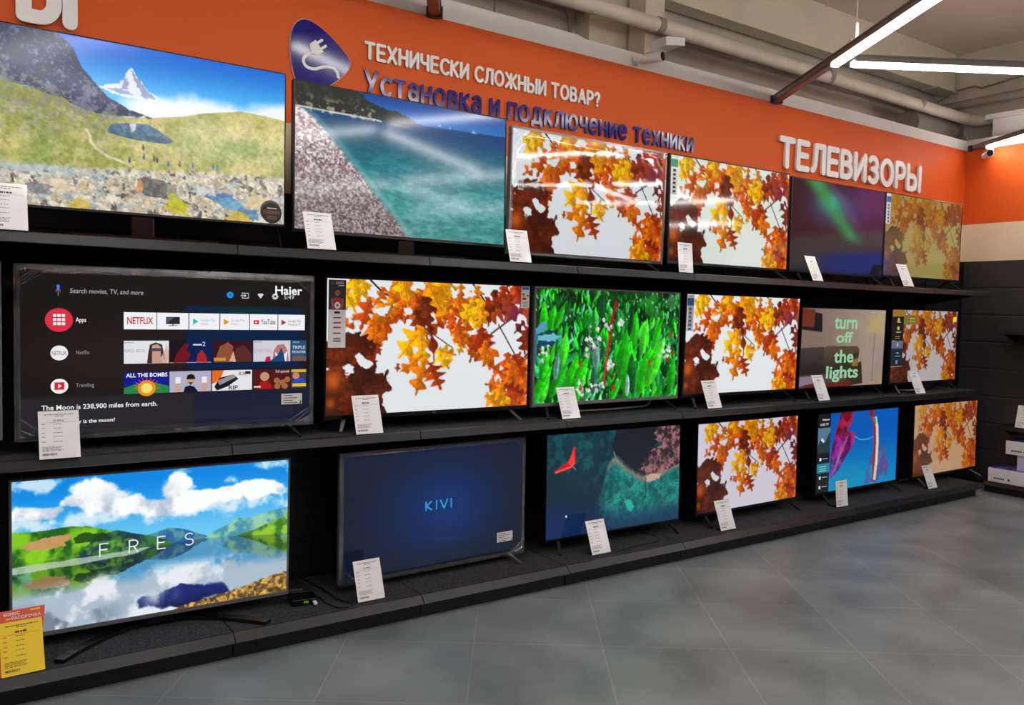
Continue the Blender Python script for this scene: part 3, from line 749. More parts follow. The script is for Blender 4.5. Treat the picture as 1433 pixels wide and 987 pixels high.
    for k, pts in enumerate([[(150, 565), (180, 545), (208, 570), (200, 600), (170, 600)], [(205, 510), (232, 490), (262, 520), (310, 548), (268, 580), (240, 560)], [(165, 600), (185, 600), (172, 622)], [(68, 572), (86, 570), (80, 590)],
                             [(330, 80), (395, 85), (380, 125)], [(290, 130), (330, 175), (300, 200)], [(285, 250), (380, 235), (360, 290), (300, 270)], [(455, 245), (490, 235), (495, 280), (460, 285)], [(178, 300), (205, 315), (176, 335)], [(700, 130), (760, 160), (720, 190)], [(735, 285), (760, 300), (740, 330)], [(820, 120), (850, 170), (825, 190)]]):
        P.blob([px8(*p) for p in pts], C(226, 231, 234), .006, 50 + k)
    u, v = px8(1090, 280); P.mix(np.exp(-((P.u - u) / .09) ** 2 - ((P.v - v) / .12) ** 2) * .6 * sm(.75, .5, P.a.mean(-1)), C(120, 44, 92))
    return P

def paint_mountain(W, H):
    P = Pic(W, H); n1 = P.noise(6, 1); n2 = P.noise(24, 2); n3 = P.noise(90, 4, 3, .7); fine = P.noise(200, 8, 2, .7)
    P.a[:] = C(2, 100, 210) + (C(70, 180, 245) - C(2, 100, 210)) * sm(0, .34, P.v + .05 * P.u)[..., None]
    cl = sm(.24, .33, P.v + .16 * (P.u - .55) + .10 * (n1 - .5) + .05 * (n2 - .5)) * sm(.38, .5, P.u)
    P.mix(cl * .97, C(242, 246, 250))
    pk = [(.36, .27), (.40, .245), (.425, .235), (.448, .16), (.463, .126), (.475, .165), (.50, .22), (.525, .262), (.555, .29), (.53, .325), (.50, .315), (.45, .31), (.40, .30)]
    P.blob(pk, lambda u, v: (C(226, 232, 244) * np.ones_like(u * v)[..., None]), .004, 3)
    q = sm(.5, .62, n2 + .25 * (P.u - .46) * 4)
    for pts in ([(.463, .14), (.475, .17), (.50, .225), (.525, .27), (.545, .30), (.50, .30), (.48, .24)], [(.44, .20), (.452, .19), (.45, .26), (.43, .27)], [(.39, .27), (.43, .262), (.47, .29), (.42, .295)]):
        P.blob(pts, C(120, 138, 176), .006, 7, .75)
    P.mix(sm(.27, .36, P.v + .06 * (n2 - .5)) * sm(.40, .5, P.u) * .85, C(240, 244, 248))
    # near hills
    G = lambda u, v: (C(150, 156, 52) + (C(176, 168, 78) - C(150, 156, 52)) * sm(.3, .7, P.noise(9, 21))[..., None])
    gr = C(146, 152, 52) + (C(200, 188, 112) - C(146, 152, 52)) * sm(.35, .68, P.noise(10, 21))[..., None]
    gr = gr * (.8 + .4 * n3)[..., None]
    edge = np.interp(P.u[0], [0, .3, .45, .53, .63, .70, .83, .92, 1], [.28, .38, .43, .41, .377, .34, .292, .297, .31])
    m = (P.v > (edge[None] + .006 * (n2 - .5))).astype(float); P.a = P.a * (1 - m[..., None]) + gr * m[..., None]
    P.mix(m * sm(.5, .75, P.noise(14, 33)) * .5, C(110, 140, 40)); P.mix(m * sm(.57, .72, P.noise(30, 35)) * .5, C(206, 190, 140))
    P.mix(m * np.exp(-((P.u - .83) / .16) ** 2 - ((P.v - .54) / .05) ** 2) * .5, C(90, 140, 40))
    # dark cliff
    edge = np.interp(P.u[0], [0, .225, .25, .281, .31, .353, .39, .459, .535], [-.2, -.01, .02, .06, .175, .259, .325, .385, .415])
    low = np.interp(P.u[0], [0, .08, .162, .245, .324, .413, .535], [.30, .30, .33, .37, .42, .437, .418])
    m = ((P.v > edge[None] + .012 * (n3 - .5)) & (P.v < low[None] + .05 * (n2 - .5)) & (P.u < .53)).astype(float)
    ck = (C(24, 36, 84) + (C(112, 124, 164) - C(24, 36, 84)) * sm(.5, .75, n3 * .6 + fine * .4)[..., None]) * (.6 + .6 * n2)[..., None]
    P.a = P.a * (1 - m[..., None]) + ck * m[..., None]
    st = ((P.v > edge[None] + .02) & (P.v < low[None] + .02) & (P.u < .50)) * sm(.60, .70, P.noise(40, 51, 4, .6) + .5 * (P.v - .2)) ; P.mix(st * .55, C(150, 156, 170))
    m = ((P.v > low[None] - .06 + .05 * (n2 - .5)) & (P.u < .52) & (P.v < .62)) * sm(.44, .56, n3) * sm(.66, .40, P.v)
    P.mix(m * .75 * sm(.46, .38, P.u), C(120, 120, 112)); P.mix(sm(.3, .5, P.v) * sm(.34, .1, P.u) * sm(.45, .6, P.noise(50, 61, 3, .6)) * .6 * sm(.8, .5, P.v), C(176, 172, 150))
    # lake and its reflection
    lk = [(.384, .532), (.392, .50), (.402, .476), (.45, .462), (.514, .455), (.545, .479), (.575, .51), (.602, .539), (.578, .559), (.52, .562), (.467, .556), (.42, .545)]
    P.poly(lk, lambda u, v: C(70, 104, 150) + (C(40, 88, 110) - C(70, 104, 150)) * sm(.46, .56, v)[..., None] + 0 * u[..., None])
    P.poly([(.455, .463), (.478, .462), (.474, .50), (.463, .515)], C(226, 232, 240), .9); P.line([(.384, .535), (.467, .56), (.58, .562)], .003, C(190, 180, 130), .6)
    P.line([(.322, .53), (.335, .57), (.336, .60), (.35, .63), (.385, .675), (.42, .69), (.462, .72)], .008, C(222, 208, 178), .9)
    P.line([(.57, .50), (.65, .46), (.72, .44), (.8, .40), (.86, .36)], .003, C(214, 200, 150), .5)
    # stony foreground
    edge = np.interp(P.u[0], [0, .29, .45, .73, 1], [.80, .75, .73, .70, .68])
    m = sm(-.01, .02, P.v - edge[None] - .03 * (n2 - .5))
    rk = C(176, 166, 146) + (C(232, 222, 200) - C(176, 166, 146)) * sm(.35, .65, n3)[..., None]
    P.a = P.a * (1 - m[..., None]) + rk * m[..., None]
    P.mix(m * sm(.62, .70, P.noise(55, 71, 3, .6)) * .9, C(70, 72, 74)); P.mix(m * sm(.60, .70, P.noise(40, 77, 3, .6)) * .7, C(150, 170, 190)); P.mix(m * sm(.64, .72, P.noise(48, 79, 3, .6)) * .5, C(206, 160, 110))
    P.mix(np.exp(-((P.u - .15) / .24) ** 2 - ((P.v - .79) / .03) ** 2) * .8, C(170, 190, 200))
    for k in range(150):
        r = random.Random(k); u, v = r.random(), r.uniform(.78, 1.0)
        if v < np.interp(u, [0, .29, .45, .73, 1], [.80, .75, .73, .70, .68]) + .03: continue
        s = r.uniform(.006, .02) * (v - .5) * 2
        c = r.choice([C(240, 232, 214), C(214, 204, 184), C(206, 196, 176), C(136, 128, 116), C(96, 94, 92), C(226, 206, 176), C(150, 176, 200)])
        P.blob([(u - s, v), (u - s * .4, v - s * 1.1), (u + s * .6, v - s * .8), (u + s, v + s * .2), (u, v + s * .7)], c, s * .35, k, .75, 4)
    for u, v, s, c in [(.764, .87, .05, C(60, 120, 186)), (.80, .90, .045, C(90, 160, 200)), (.86, .95, .05, C(70, 130, 180)), (.70, .83, .04, C(206, 214, 210)), (.90, .88, .06, C(216, 196, 150)), (.83, .985, .05, C(214, 180, 60)), (.61, .95, .05, C(206, 188, 40)), (.30, .98, .04, C(210, 170, 50)), (.24, .88, .05, C(226, 206, 180)), (.18, .90, .05, C(120, 124, 130))]:
        P.blob([(u - s, v), (u - s * .3, v - s * .9), (u + s * .7, v - s * .6), (u + s, v + s * .5), (u - s * .2, v + s * .6)], c, s * .25, int(u * 999), .85, 4)
    P.blob([(.485, .80), (.50, .775), (.56, .785), (.60, .81), (.605, .87), (.57, .90), (.51, .89), (.487, .86)], C(96, 96, 96), .004, 9); P.blob([(.575, .80), (.61, .82), (.612, .88), (.58, .90)], C(150, 146, 128), .004, 8); P.disc(.49, .835, .010, C(206, 140, 90), ry=.04)
    P.blob([(.575, .92), (.60, .86), (.63, .90), (.66, .93), (.62, .96)], C(190, 190, 40), .012, 3)
    for u, v, c in [(.47, .699, C(206, 230, 40)), (.456, .685, C(40, 60, 110)), (.502, .657, C(50, 80, 150)), (.582, .684, C(40, 90, 170)), (.735, .672, C(40, 90, 160)), (.75, .672, C(60, 110, 190)), (.665, .675, C(60, 100, 160)), (.535, .66, C(60, 60, 70)), (.62, .678, C(90, 60, 60)), (.545, .665, C(40, 40, 50)), (.50, .60, C(70, 60, 60))]:
        P.disc(u, v, .0042, c, ry=.015); P.disc(u, v - .018, .0025, C(90, 70, 60))
    land = sm(.40, .46, P.v); P.mix(land * sm(.35, .75, P.noise(80, 97, 3, .7)) * .22, C(255, 250, 225)); P.mix(land * sm(.4, .8, P.noise(80, 98, 3, .7)) * .18, C(50, 50, 30)); P.mix(np.exp(-((P.v - .56) / .035) ** 2) * .18 + np.exp(-((P.v - .34 + .1 * P.u) / .05) ** 2) * .12, C(250, 250, 245)) if False else None
    P.disc(.948, .915, .040, C(56, 52, 44))
    return P

def paint_beach(W, H):
    P = Pic(W, H); n1 = P.noise(7, 5); n2 = P.noise(30, 6); n3 = P.noise(120, 7, 2, .7)
    keys = [.0, .15, .30, .5, .72, 1.0]; cols = np.array([C(10, 56, 128), C(12, 62, 120), C(10, 84, 118), C(18, 116, 128), C(34, 138, 140), C(70, 140, 136)])
    vv = P.v[:, 0]; P.a[:] = np.stack([np.interp(vv, keys, cols[:, i]) for i in range(3)], -1)[:, None]
    P.mix(sm(.48, .62, fbm(P.h, P.w, 40, 26, 9, 4)) * sm(.2, .7, P.v) * .30, C(150, 205, 200)); P.mix(sm(.5, .65, fbm(P.h, P.w, 60, 30, 19, 3)) * .22, C(8, 60, 84))
    P.mix(sm(.35, .05, P.u) * sm(.2, .3, P.v) * .35, C(16, 84, 100))
    P.poly([(.27, 0), (1, 0), (1, .142), (.58, .16), (.36, .10)], lambda u, v: C(14, 70, 150) + (C(40, 112, 190) - C(14, 70, 150)) * sm(0, .15, v)[..., None] + 0 * u[..., None])
    sh = np.interp(P.v[:, 0], [.17, .206, .358, .486, .634, .788, .965, 1], [.02, .058, .157, .226, .309, .395, .483, .50])[:, None]
    m = sm(.02, -.015, P.u - sh - .03 * (n2 - .5)); m = m * (P.v > .16)
    pb = C(150, 128, 130) + (C(226, 212, 212) - C(150, 128, 130)) * sm(.3, .7, fbm(P.h, P.w, 70, 110, 15, 2))[..., None]
    dark = sm(.52, .66, P.noise(150, 91, 2, .8, cy=110)) * sm(.1, .5, P.v)
    pb = pb * (1 - .42 * dark)[..., None] * (.80 + .35 * sm(.9, .2, P.v))[..., None]
    P.a = P.a * (1 - m[..., None]) + pb * m[..., None]
    wet = np.exp(-((P.u - sh - .02) / .018) ** 2) * (P.v > .17); P.mix(wet * .35, C(190, 205, 205))
    P.blob([(0, .0), (.27, 0), (.30, .04), (.35, .165), (.2, .165), (0, .17)], lambda u, v: C(40, 44, 38) + 0 * (u * v)[..., None], .008, 2)
    P.blob([(.30, .05), (.36, .075), (.437, .09), (.50, .115), (.545, .172), (.44, .185), (.34, .165)], C(34, 44, 44), .006, 4)
    tx = (P.v < .19) * (P.u < .36) * (P.v > 0); P.mix(tx * sm(.55, .68, P.noise(60, 12, 3, .6)) * sm(.02, .16, P.v) * .75, C(196, 176, 150)); P.mix(tx * sm(.55, .7, P.noise(40, 14)) * .5 * sm(.16, .05, P.v), C(60, 80, 50))
    P.line([(.0, .165), (.16, .172), (.34, .175), (.37, .18)], .006, C(222, 214, 200), .9)
    P.blob([(.40, .185), (.46, .178), (.53, .195), (.46, .20)], C(90, 84, 70), .004, 6)
    P.line([(.825, .150), (.825, .125)], .002, C(230, 235, 240)); P.line([(.815, .15), (.838, .15)], .004, C(235, 238, 242)); P.line([(.64, .138), (.657, .138)], .003, C(230, 235, 240)); P.line([(.70, .145), (.706, .145)], .003, C(230, 235, 240))
    return P

def paint_lake(W, H):
    P = Pic(W, H); n1 = P.noise(5, 31); n2 = P.noise(12, 32, 6, .55); n3 = P.noise(80, 34, 3, .6)
    P.a[:] = C(0, 132, 226) + (C(110, 200, 242) - C(0, 132, 226)) * sm(0, .5, P.v)[..., None]
    wx = (P.noise(6, 91, 4) - .5) * .10; wy = (P.noise(6, 92, 4) - .5) * .14
    def field(blobs):
        f = np.zeros((P.h, P.w))
        for cx, cy, rx, ry, k in blobs: f = np.maximum(f, k * np.exp(-((P.u + wx - cx) / rx) ** 2 - ((P.v + wy - cy) / ry) ** 2))
        return f
    puff = P.noise(8, 41, 7, .58); puff2 = P.noise(20, 42, 6, .6)
    thin = field([(.06, .06, .14, .06, .75), (.20, .33, .4, .07, .7), (.70, .30, .35, .08, .8), (.95, .03, .10, .06, .7), (.76, .12, .07, .05, .55), (.63, .05, .05, .04, .5)])
    P.mix(sm(.30, .70, thin + (puff2 - .5) * 1.1) * .85, C(228, 242, 250))
    big = field([(.27, .14, .12, .12, 1), (.36, .24, .14, .08, .9), (.10, .25, .13, .07, .95), (.20, .18, .08, .08, .8), (.53, .13, .08, .10, 1), (.50, .24, .10, .09, 1), (.62, .24, .12, .09, .95), (.74, .22, .12, .07, .9), (.88, .20, .16, .06, .85)])
    m = sm(.27, .50, big + (puff - .5) * 1.2 + (puff2 - .5) * .35)
    body = C(252, 253, 254) - C(96, 74, 50) * (sm(.52, .30, puff) * sm(.02, .30, P.v))[..., None] * .9
    P.mix(m, body)
    sky = P.a.copy()
    # hills
    def hill(xs, ys, col, col2, seed, sc=30):
        e = np.interp(P.u[0], xs, ys, left=2, right=2); m = ((P.v > e[None] + .006 * (n3 - .5)) & (P.v < .60)).astype(float)
        c = np.array(col) + (np.array(col2) - np.array(col)) * sm(.35, .65, P.noise(sc, seed, 4))[..., None]
        P.a = P.a * (1 - m[..., None]) + c * m[..., None]
    hill([.45, .525, .58, .649, .70], [.445, .412, .43, .485, .52], C(40, 100, 160), C(90, 150, 160), 61)
    hill([.66, .70, .75, .789, .83, .883, .94, 1.01], [.52, .475, .44, .396, .41, .394, .37, .355], C(70, 150, 170), C(150, 205, 170), 62)
    hill([.78, .873, .93, 1.01], [.53, .493, .455, .42], C(60, 120, 40), C(150, 200, 50), 63)
    hill([0, .06, .116, .18, .24, .30, .36, .442, .50], [.326, .335, .333, .325, .335, .37, .41, .466, .51], C(30, 96, 24), C(130, 200, 30), 64, 14)
    hill([.20, .27, .34, .40, .46, .54], [.56, .41, .385, .42, .45, .51], C(24, 60, 70), C(60, 120, 60), 65)
    P.blob([(.03, .43), (.06, .395), (.12, .385), (.18, .375), (.19, .40), (.16, .45), (.10, .47), (.05, .455)], lambda u, v: C(196, 150, 96) + 0 * (u * v)[..., None], .008, 2)
    P.blob([(.19, .40), (.24, .375), (.29, .39), (.33, .43), (.26, .45), (.20, .445)], C(20, 62, 20), .008, 4, .85); P.mix((P.v > .45) * (P.v < .53) * (P.u < .4) * sm(.45, .6, P.noise(40, 66)) * .5, C(150, 210, 40))
    # water: mirror of what stands above the far shore
    shore = np.interp(P.u[0], [0, .25, .45, .65, .80, 1], [.555, .545, .53, .515, .53, .565])
    H_ = P.h; rows = np.arange(H_)[:, None] + 0 * P.u.astype(int); sr = (shore[None] * H_).astype(int)
    mir = np.clip(sr - (rows - sr) * 1.0 + (n3 - .5) * 4, 0, H_ - 1).astype(int); colz = np.broadcast_to(np.arange(P.w)[None], mir.shape)
    ref = P.a[mir, colz] * .80; ref = ref * np.array([.93, .96, 1.0])
    wat = (rows > sr); P.a = np.where(wat[..., None], ref, P.a)
    f = P.noise(7, 71, 6, .6); low = sm(.66, .80, P.v)
    P.mix(wat * low * 1.0, C(170, 188, 204)); P.mix(wat * sm(.62, .72, P.v) * sm(.46, .62, f) * .9, C(236, 240, 244))
    db = sm(.40, .60, 1.15 - ((P.u - .62) / .30) ** 2 - ((P.v - .90) / .10) ** 2 + (f - .5) * 1.8 - .3); P.mix(wat * db, C(18, 34, 112)); P.mix(wat * db * sm(.85, 1, P.v) * .5, C(10, 14, 50))
    P.mix(wat * sm(.74, .95, P.v) * sm(.45, .60, P.noise(9, 75, 5, .6)) * sm(.42, .2, P.u) * .8, C(96, 106, 124)); P.mix(wat * np.exp(-((P.u - .49) / .055) ** 2 - ((P.v - .885) / .06) ** 2) * .9 * sm(.3, .6, P.noise(14, 78)), C(206, 212, 222))
    P.mix(wat * sm(.6, .7, P.noise(10, 81, 5)) * sm(.78, .7, P.v) * .5, C(110, 190, 236))
    P.blob([(0, .555), (.2, .545), (.35, .535), (.47, .525), (.40, .565), (.22, .585), (0, .60)], C(206, 220, 206), .004, 9, .7)
    e = np.interp(P.u[0], [.52, .563, .67, .75, .833, .90, 1.01], [1.02, .985, .955, .935, .905, .875, .845])
    m = (P.v > e[None] + .02 * (n3 - .5)) & (P.u > .54); c = C(96, 74, 40) + (C(196, 150, 70) - C(96, 74, 40)) * sm(.4, .62, P.noise(90, 85, 3, .6))[..., None]
    P.a = np.where(m[..., None], c * (.55 + .9 * P.noise(60, 87, 3, .6))[..., None], P.a)
    return P

def paint_plants(W, H):
    P = Pic(W, H, C(16, 60, 22)); r = random.Random(4); NZ = P.noise(50, 3, 3)
    P.mix(sm(.45, .7, P.noise(14, 5)), C(30, 120, 30)); P.mix(sm(.55, .7, P.noise(20, 7)), C(10, 30, 16))
    P.mix(np.exp(-((P.u - .30) / .08) ** 2 - ((P.v - .08) / .08) ** 2) * .8, C(24, 22, 22))
    gs = [C(30, 190, 30), C(20, 160, 34), C(60, 210, 40), C(18, 130, 36), C(40, 150, 90), C(80, 170, 120)]
    for k in range(760):
        v = r.random() * 1.1; u = r.random(); far = sm(.5, 0, np.array(v)) * sm(.3, .8, np.array(u))
        L = (.035 + .07 * v) * r.uniform(.6, 1.4) * (1 - .45 * far); c = r.choice(gs) * r.choice([.35, .55, .8, 1, 1.1])
        draw_leaf(P, u, v, L, r.gauss(-84, 24), c, np.minimum(c * 1.25, 1), r.uniform(.08, .18), 0, k, vein=False, NZ=NZ)
        if r.random() < .25: a, b_ = r.random(), r.random(); P.disc(a, b_, r.uniform(.003, .008), r.choice([C(226, 216, 236), C(150, 190, 190), C(190, 205, 220)]), .8)
    P.mix(sm(.6, 1, P.u) * sm(.35, .0, P.v) * .45 * sm(.4, .6, P.noise(20, 13)), C(130, 205, 160))
    for u, v, L, a, c in [(.06, .42, .17, -95, 0), (.09, .40, .15, -80, 0), (.12, .36, .14, -66, 1), (.66, .52, .19, -88, 0), (.72, .60, .20, -82, 2), (.60, .95, .28, -84, 0), (.56, .80, .26, -80, 1), (.70, .98, .30, -72, 0), (.76, .90, .30, -66, 2), (.66, .96, .22, -96, 3), (.50, 1.02, .14, -60, 0),
            (.20, .98, .24, -74, 0), (.10, .95, .20, -60, 1), (.24, .90, .20, -60, 0), (.05, 1.0, .22, -85, 2), (.0, .98, .2, -60, 0), (.94, .98, .2, -84, 1), (.17, .70, .18, -84, 2), (.8, .55, .16, -70, 0), (.04, .80, .16, -75, 0), (.40, .62, .14, -88, 3)]:
        c = [C(36, 186, 18), C(26, 160, 20), C(70, 210, 40), C(14, 92, 34)][c]; q, _m = leaf_outline(u, v, L, a, .158, 0, int(u * 1000), .05); draw_leaf(P, u, v, L, a, c * .8, c * 1.15, .15, 0, int(u * 1000), NZ=NZ, bendk=.05); P.line(q[4:40:3], .0022, C(150, 240, 130), .7)
    for u, v, L, a, c in [(.625, .42, .15, -80, C(20, 60, 34)), (.43, .27, .17, -88, C(22, 66, 44)), (.38, .95, .20, -84, C(40, 90, 80)), (.13, .80, .14, -80, C(90, 140, 150)), (.40, .75, .20, -92, C(90, 130, 130)), (.62, .98, .12, -86, C(150, 180, 190))]:
        draw_leaf(P, u, v, L, a, c, c * 1.2, .13, 0, int(u * 700), NZ=NZ)
    P.line([(.455, .86), (.468, .70), (.478, .55), (.49, .40), (.50, .28), (.515, .18), (.53, .10)], .020, C(150, 34, 26)); P.line([(.452, .86), (.464, .70), (.475, .55), (.487, .40)], .006, C(206, 80, 60))
    for k in range(70):
        a = random.Random(k); cx, cy, s = a.choice([(.40, .42, .06), (.36, .50, .05), (.48, .30, .04), (.49, .68, .03), (.36, .88, .06), (.42, .86, .05), (.08, .53, .04), (.90, .58, .04), (.56, .29, .02), (.28, .86, .04)])
        u, v = a.gauss(cx, s * .5), a.gauss(cy, s * .9); P.blob([(u - .012, v), (u, v - .026), (u + .013, v - .004), (u + .005, v + .024)], a.choice([C(232, 224, 244), C(206, 200, 230), C(246, 240, 250)]), .006, k, .95, 3)
    for k in range(26):
        a = random.Random(k + 300); cx, cy = a.choice([(.40, .42), (.36, .50), (.40, .86), (.31, .86), (.49, .70), (.08, .53)]); P.disc(a.gauss(cx, .03), a.gauss(cy, .05), .006, a.choice([C(40, 16, 56), C(150, 40, 110), C(120, 30, 60)]))
    for u, v in [(.29, .66), (.30, .88), (.78, .66), (.94, .40), (.96, .58), (.52, .88), (.92, .64)]: P.blob([(u - .012, v - .02), (u + .014, v - .015), (u + .008, v + .03), (u - .01, v + .02)], C(180, 46, 30), .008, int(u * 99), .9)
    for pts, c in [([(.0, .36), (.05, .29), (.075, .30), (.06, .38), (.01, .40)], C(90, 150, 210)), ([(.01, .41), (.12, .40), (.17, .42), (.10, .46), (.02, .45)], C(120, 180, 226)), ([(.02, .46), (.16, .465), (.10, .49), (.02, .50)], C(16, 60, 130)), ([(.04, .39), (.09, .36), (.13, .38), (.08, .40)], C(20, 56, 90)), ([(.0, .40), (.02, .40), (.015, .62), (.0, .66)], C(40, 110, 150))]: P.blob(pts, c, .004, 3)
    P.a = P.a * np.array([.92, 1.0, .9])
    return P

def paint_livingroom(W, H):
    P = Pic(W, H); n = P.noise(6, 3)
    P.a[:] = C(150, 124, 112) + (C(190, 168, 146) - C(150, 124, 112)) * sm(.1, 1, P.u)[..., None]
    P.mix(sm(.25, .55, P.v) * sm(.2, .6, P.u) * .55, C(190, 170, 168)); P.mix(sm(.72, .95, P.v) * sm(.6, .8, P.u) * .5, C(200, 182, 150)); P.mix(sm(.05, .5, P.v) * .2, C(120, 100, 92))
    P.poly([(0, .02), (.225, .07), (.235, .30), (0, .27)], C(30, 26, 34)); P.poly([(.0, .0), (.145, .02), (.14, .24), (.01, .23)], C(122, 54, 26))
    P.poly([(.80, .10), (.96, .08), (.985, .31), (.785, .30)], C(196, 172, 112)); P.line([(.87, .31), (.867, .95)], .005, C(70, 56, 46)); P.glow(.88, .2, .14, .2, C(220, 200, 140), .35)
    so = lambda c1, c2: (lambda u, v: C(*c1) + (C(*c2) - C(*c1)) * sm(.48, .85, v)[..., None] + 0 * u[..., None])
    P.poly([(0, .50), (.27, .485), (.28, .86), (0, .84)], so((74, 62, 58), (44, 36, 36))); P.poly([(.275, .49), (.30, .475), (.66, .48), (.69, .52), (.67, .84), (.27, .86)], so((96, 78, 60), (52, 42, 36)))
    P.poly([(.40, .62), (.69, .56), (.66, .78), (.44, .86)], C(52, 52, 34), .8); P.poly([(.58, .74), (.72, .68), (.75, .97), (.56, 1), (.50, .9)], C(58, 44, 34))
    P.poly([(.62, .66), (.68, .63), (.68, .74), (.60, .74)], C(170, 140, 60), .8)
    P.poly([(0, .84), (.27, .83), (.55, .90), (.55, 1), (0, 1)], C(96, 66, 66)); P.poly([(.0, .86), (.20, .85), (.22, .93), (0, .98)], C(150, 130, 150)); P.poly([(.06, .96), (.6, .92), (.6, 1), (.06, 1)], C(110, 38, 28))
    for k in range(6): P.disc(.05 + .05 * k, .62 + .05 * (k % 2), .004, C(30, 24, 26), .7)
    P.mix(sm(.5, .7, n) * .10, C(80, 80, 90)); P.a *= .88
    return P

def paint_feather(W, H):
    P = Pic(W, H); n3 = P.noise(70, 3, 3, .6)
    P.a[:] = C(6, 92, 190) + (C(10, 150, 200) - C(6, 92, 190)) * sm(.2, 1.0, P.v)[..., None]; P.mix(sm(.7, .95, P.u) * .25, C(8, 110, 214))
    bird = [(.27, -.02), (.42, .0), (.415, .07), (.405, .13), (.36, .22), (.345, .26), (.40, .26), (.445, .30), (.435, .41), (.40, .49), (.34, .58), (.30, .67), (.265, .74), (.21, .80), (.165, .84), (.15, .76), (.155, .66), (.165, .5), (.18, .4), (.215, .21), (.25, .1)]
    q = P.inside(bird)
    x0, x1, y0, y1, ins = q; u = P.u[:, x0:x1]; v = P.v[y0:y1]
    st = .5 + .5 * np.sin((u * 9 + v * 4 + n3[y0:y1, x0:x1] * .8) * 14); st2 = sm(.35, .7, P.noise(16, 9, 4)[y0:y1, x0:x1])
    top = C(150, 24, 60); mid = C(140, 30, 130); low = C(40, 90, 190)
    c = top + (mid - top) * sm(.2, .42, v)[..., None] + (low - mid) * sm(.45, .75, v)[..., None] * st[..., None]
    c = c * (.55 + .6 * st2)[..., None] + C(60, 30, 60) * (st * .3)[..., None]
    sub = P.a[y0:y1, x0:x1]; P.a[y0:y1, x0:x1] = np.where(ins[..., None], c, sub)
    for k in range(9): P.line([(.37 - .012 * k, .30 + .02 * k), (.30 - .010 * k, .50 + .02 * k), (.23 - .006 * k, .72 + .012 * k)], .004, [C(230, 90, 160), C(90, 200, 230), C(190, 30, 70)][k % 3], .7)
    P.disc(.34, .04, .05, C(120, 14, 40)); P.line([(.40, .30), (.43, .38), (.39, .48)], .012, C(210, 40, 120), .7)
    P.line([(.44, .325), (.50, .375), (.56, .388), (.62, .385), (.69, .36)], .007, C(110, 190, 220), .9)
    P.blob([(.59, .98), (.61, .80), (.65, .62), (.72, .50), (.77, .46), (.82, .56), (.87, .70), (.90, .80), (.86, .93), (.80, .86), (.74, .98)], C(90, 80, 150), .012, 5, .75); P.mix(np.exp(-((P.u - .72) / .12) ** 2 - ((P.v - .75) / .25) ** 2) * sm(.5, .7, P.noise(18, 12)) * .9, C(40, 150, 200)); P.mix(np.exp(-((P.u - .82) / .05) ** 2 - ((P.v - .72) / .18) ** 2) * sm(.45, .6, n3) * .9, C(170, 40, 110))
    P.line([(.64, .0), (.66, .10), (.69, .22), (.705, .42), (.70, .62), (.70, .95)], .036, C(170, 34, 60)); P.line([(.70, .12), (.725, .24), (.735, .45), (.73, .70), (.715, .93)], .034, C(206, 214, 190)); P.line([(.72, .2), (.74, .45), (.735, .75)], .01, C(240, 240, 225))
    P.disc(.645, .04, .028, C(150, 20, 36)); P.poly([(.66, .10), (.70, .12), (.71, .20), (.68, .18)], C(40, 150, 120))
    P.poly([(0, 0), (.15, 0), (.15, 1), (0, 1)], C(24, 26, 32)); P.poly([(0, .18), (.15, .18), (.15, .50), (0, .50)], C(86, 130, 150)); P.poly([(0, .42), (.05, .30), (.09, .36), (.15, .22), (.15, .50), (0, .50)], C(40, 60, 66)); P.poly([(.04, .33), (.055, .30), (.085, .35), (.07, .37)], C(226, 230, 235))
    P.poly([(0, .63), (.152, .63), (.152, .75), (0, .75)], C(30, 140, 160)); P.a *= .93
    return P

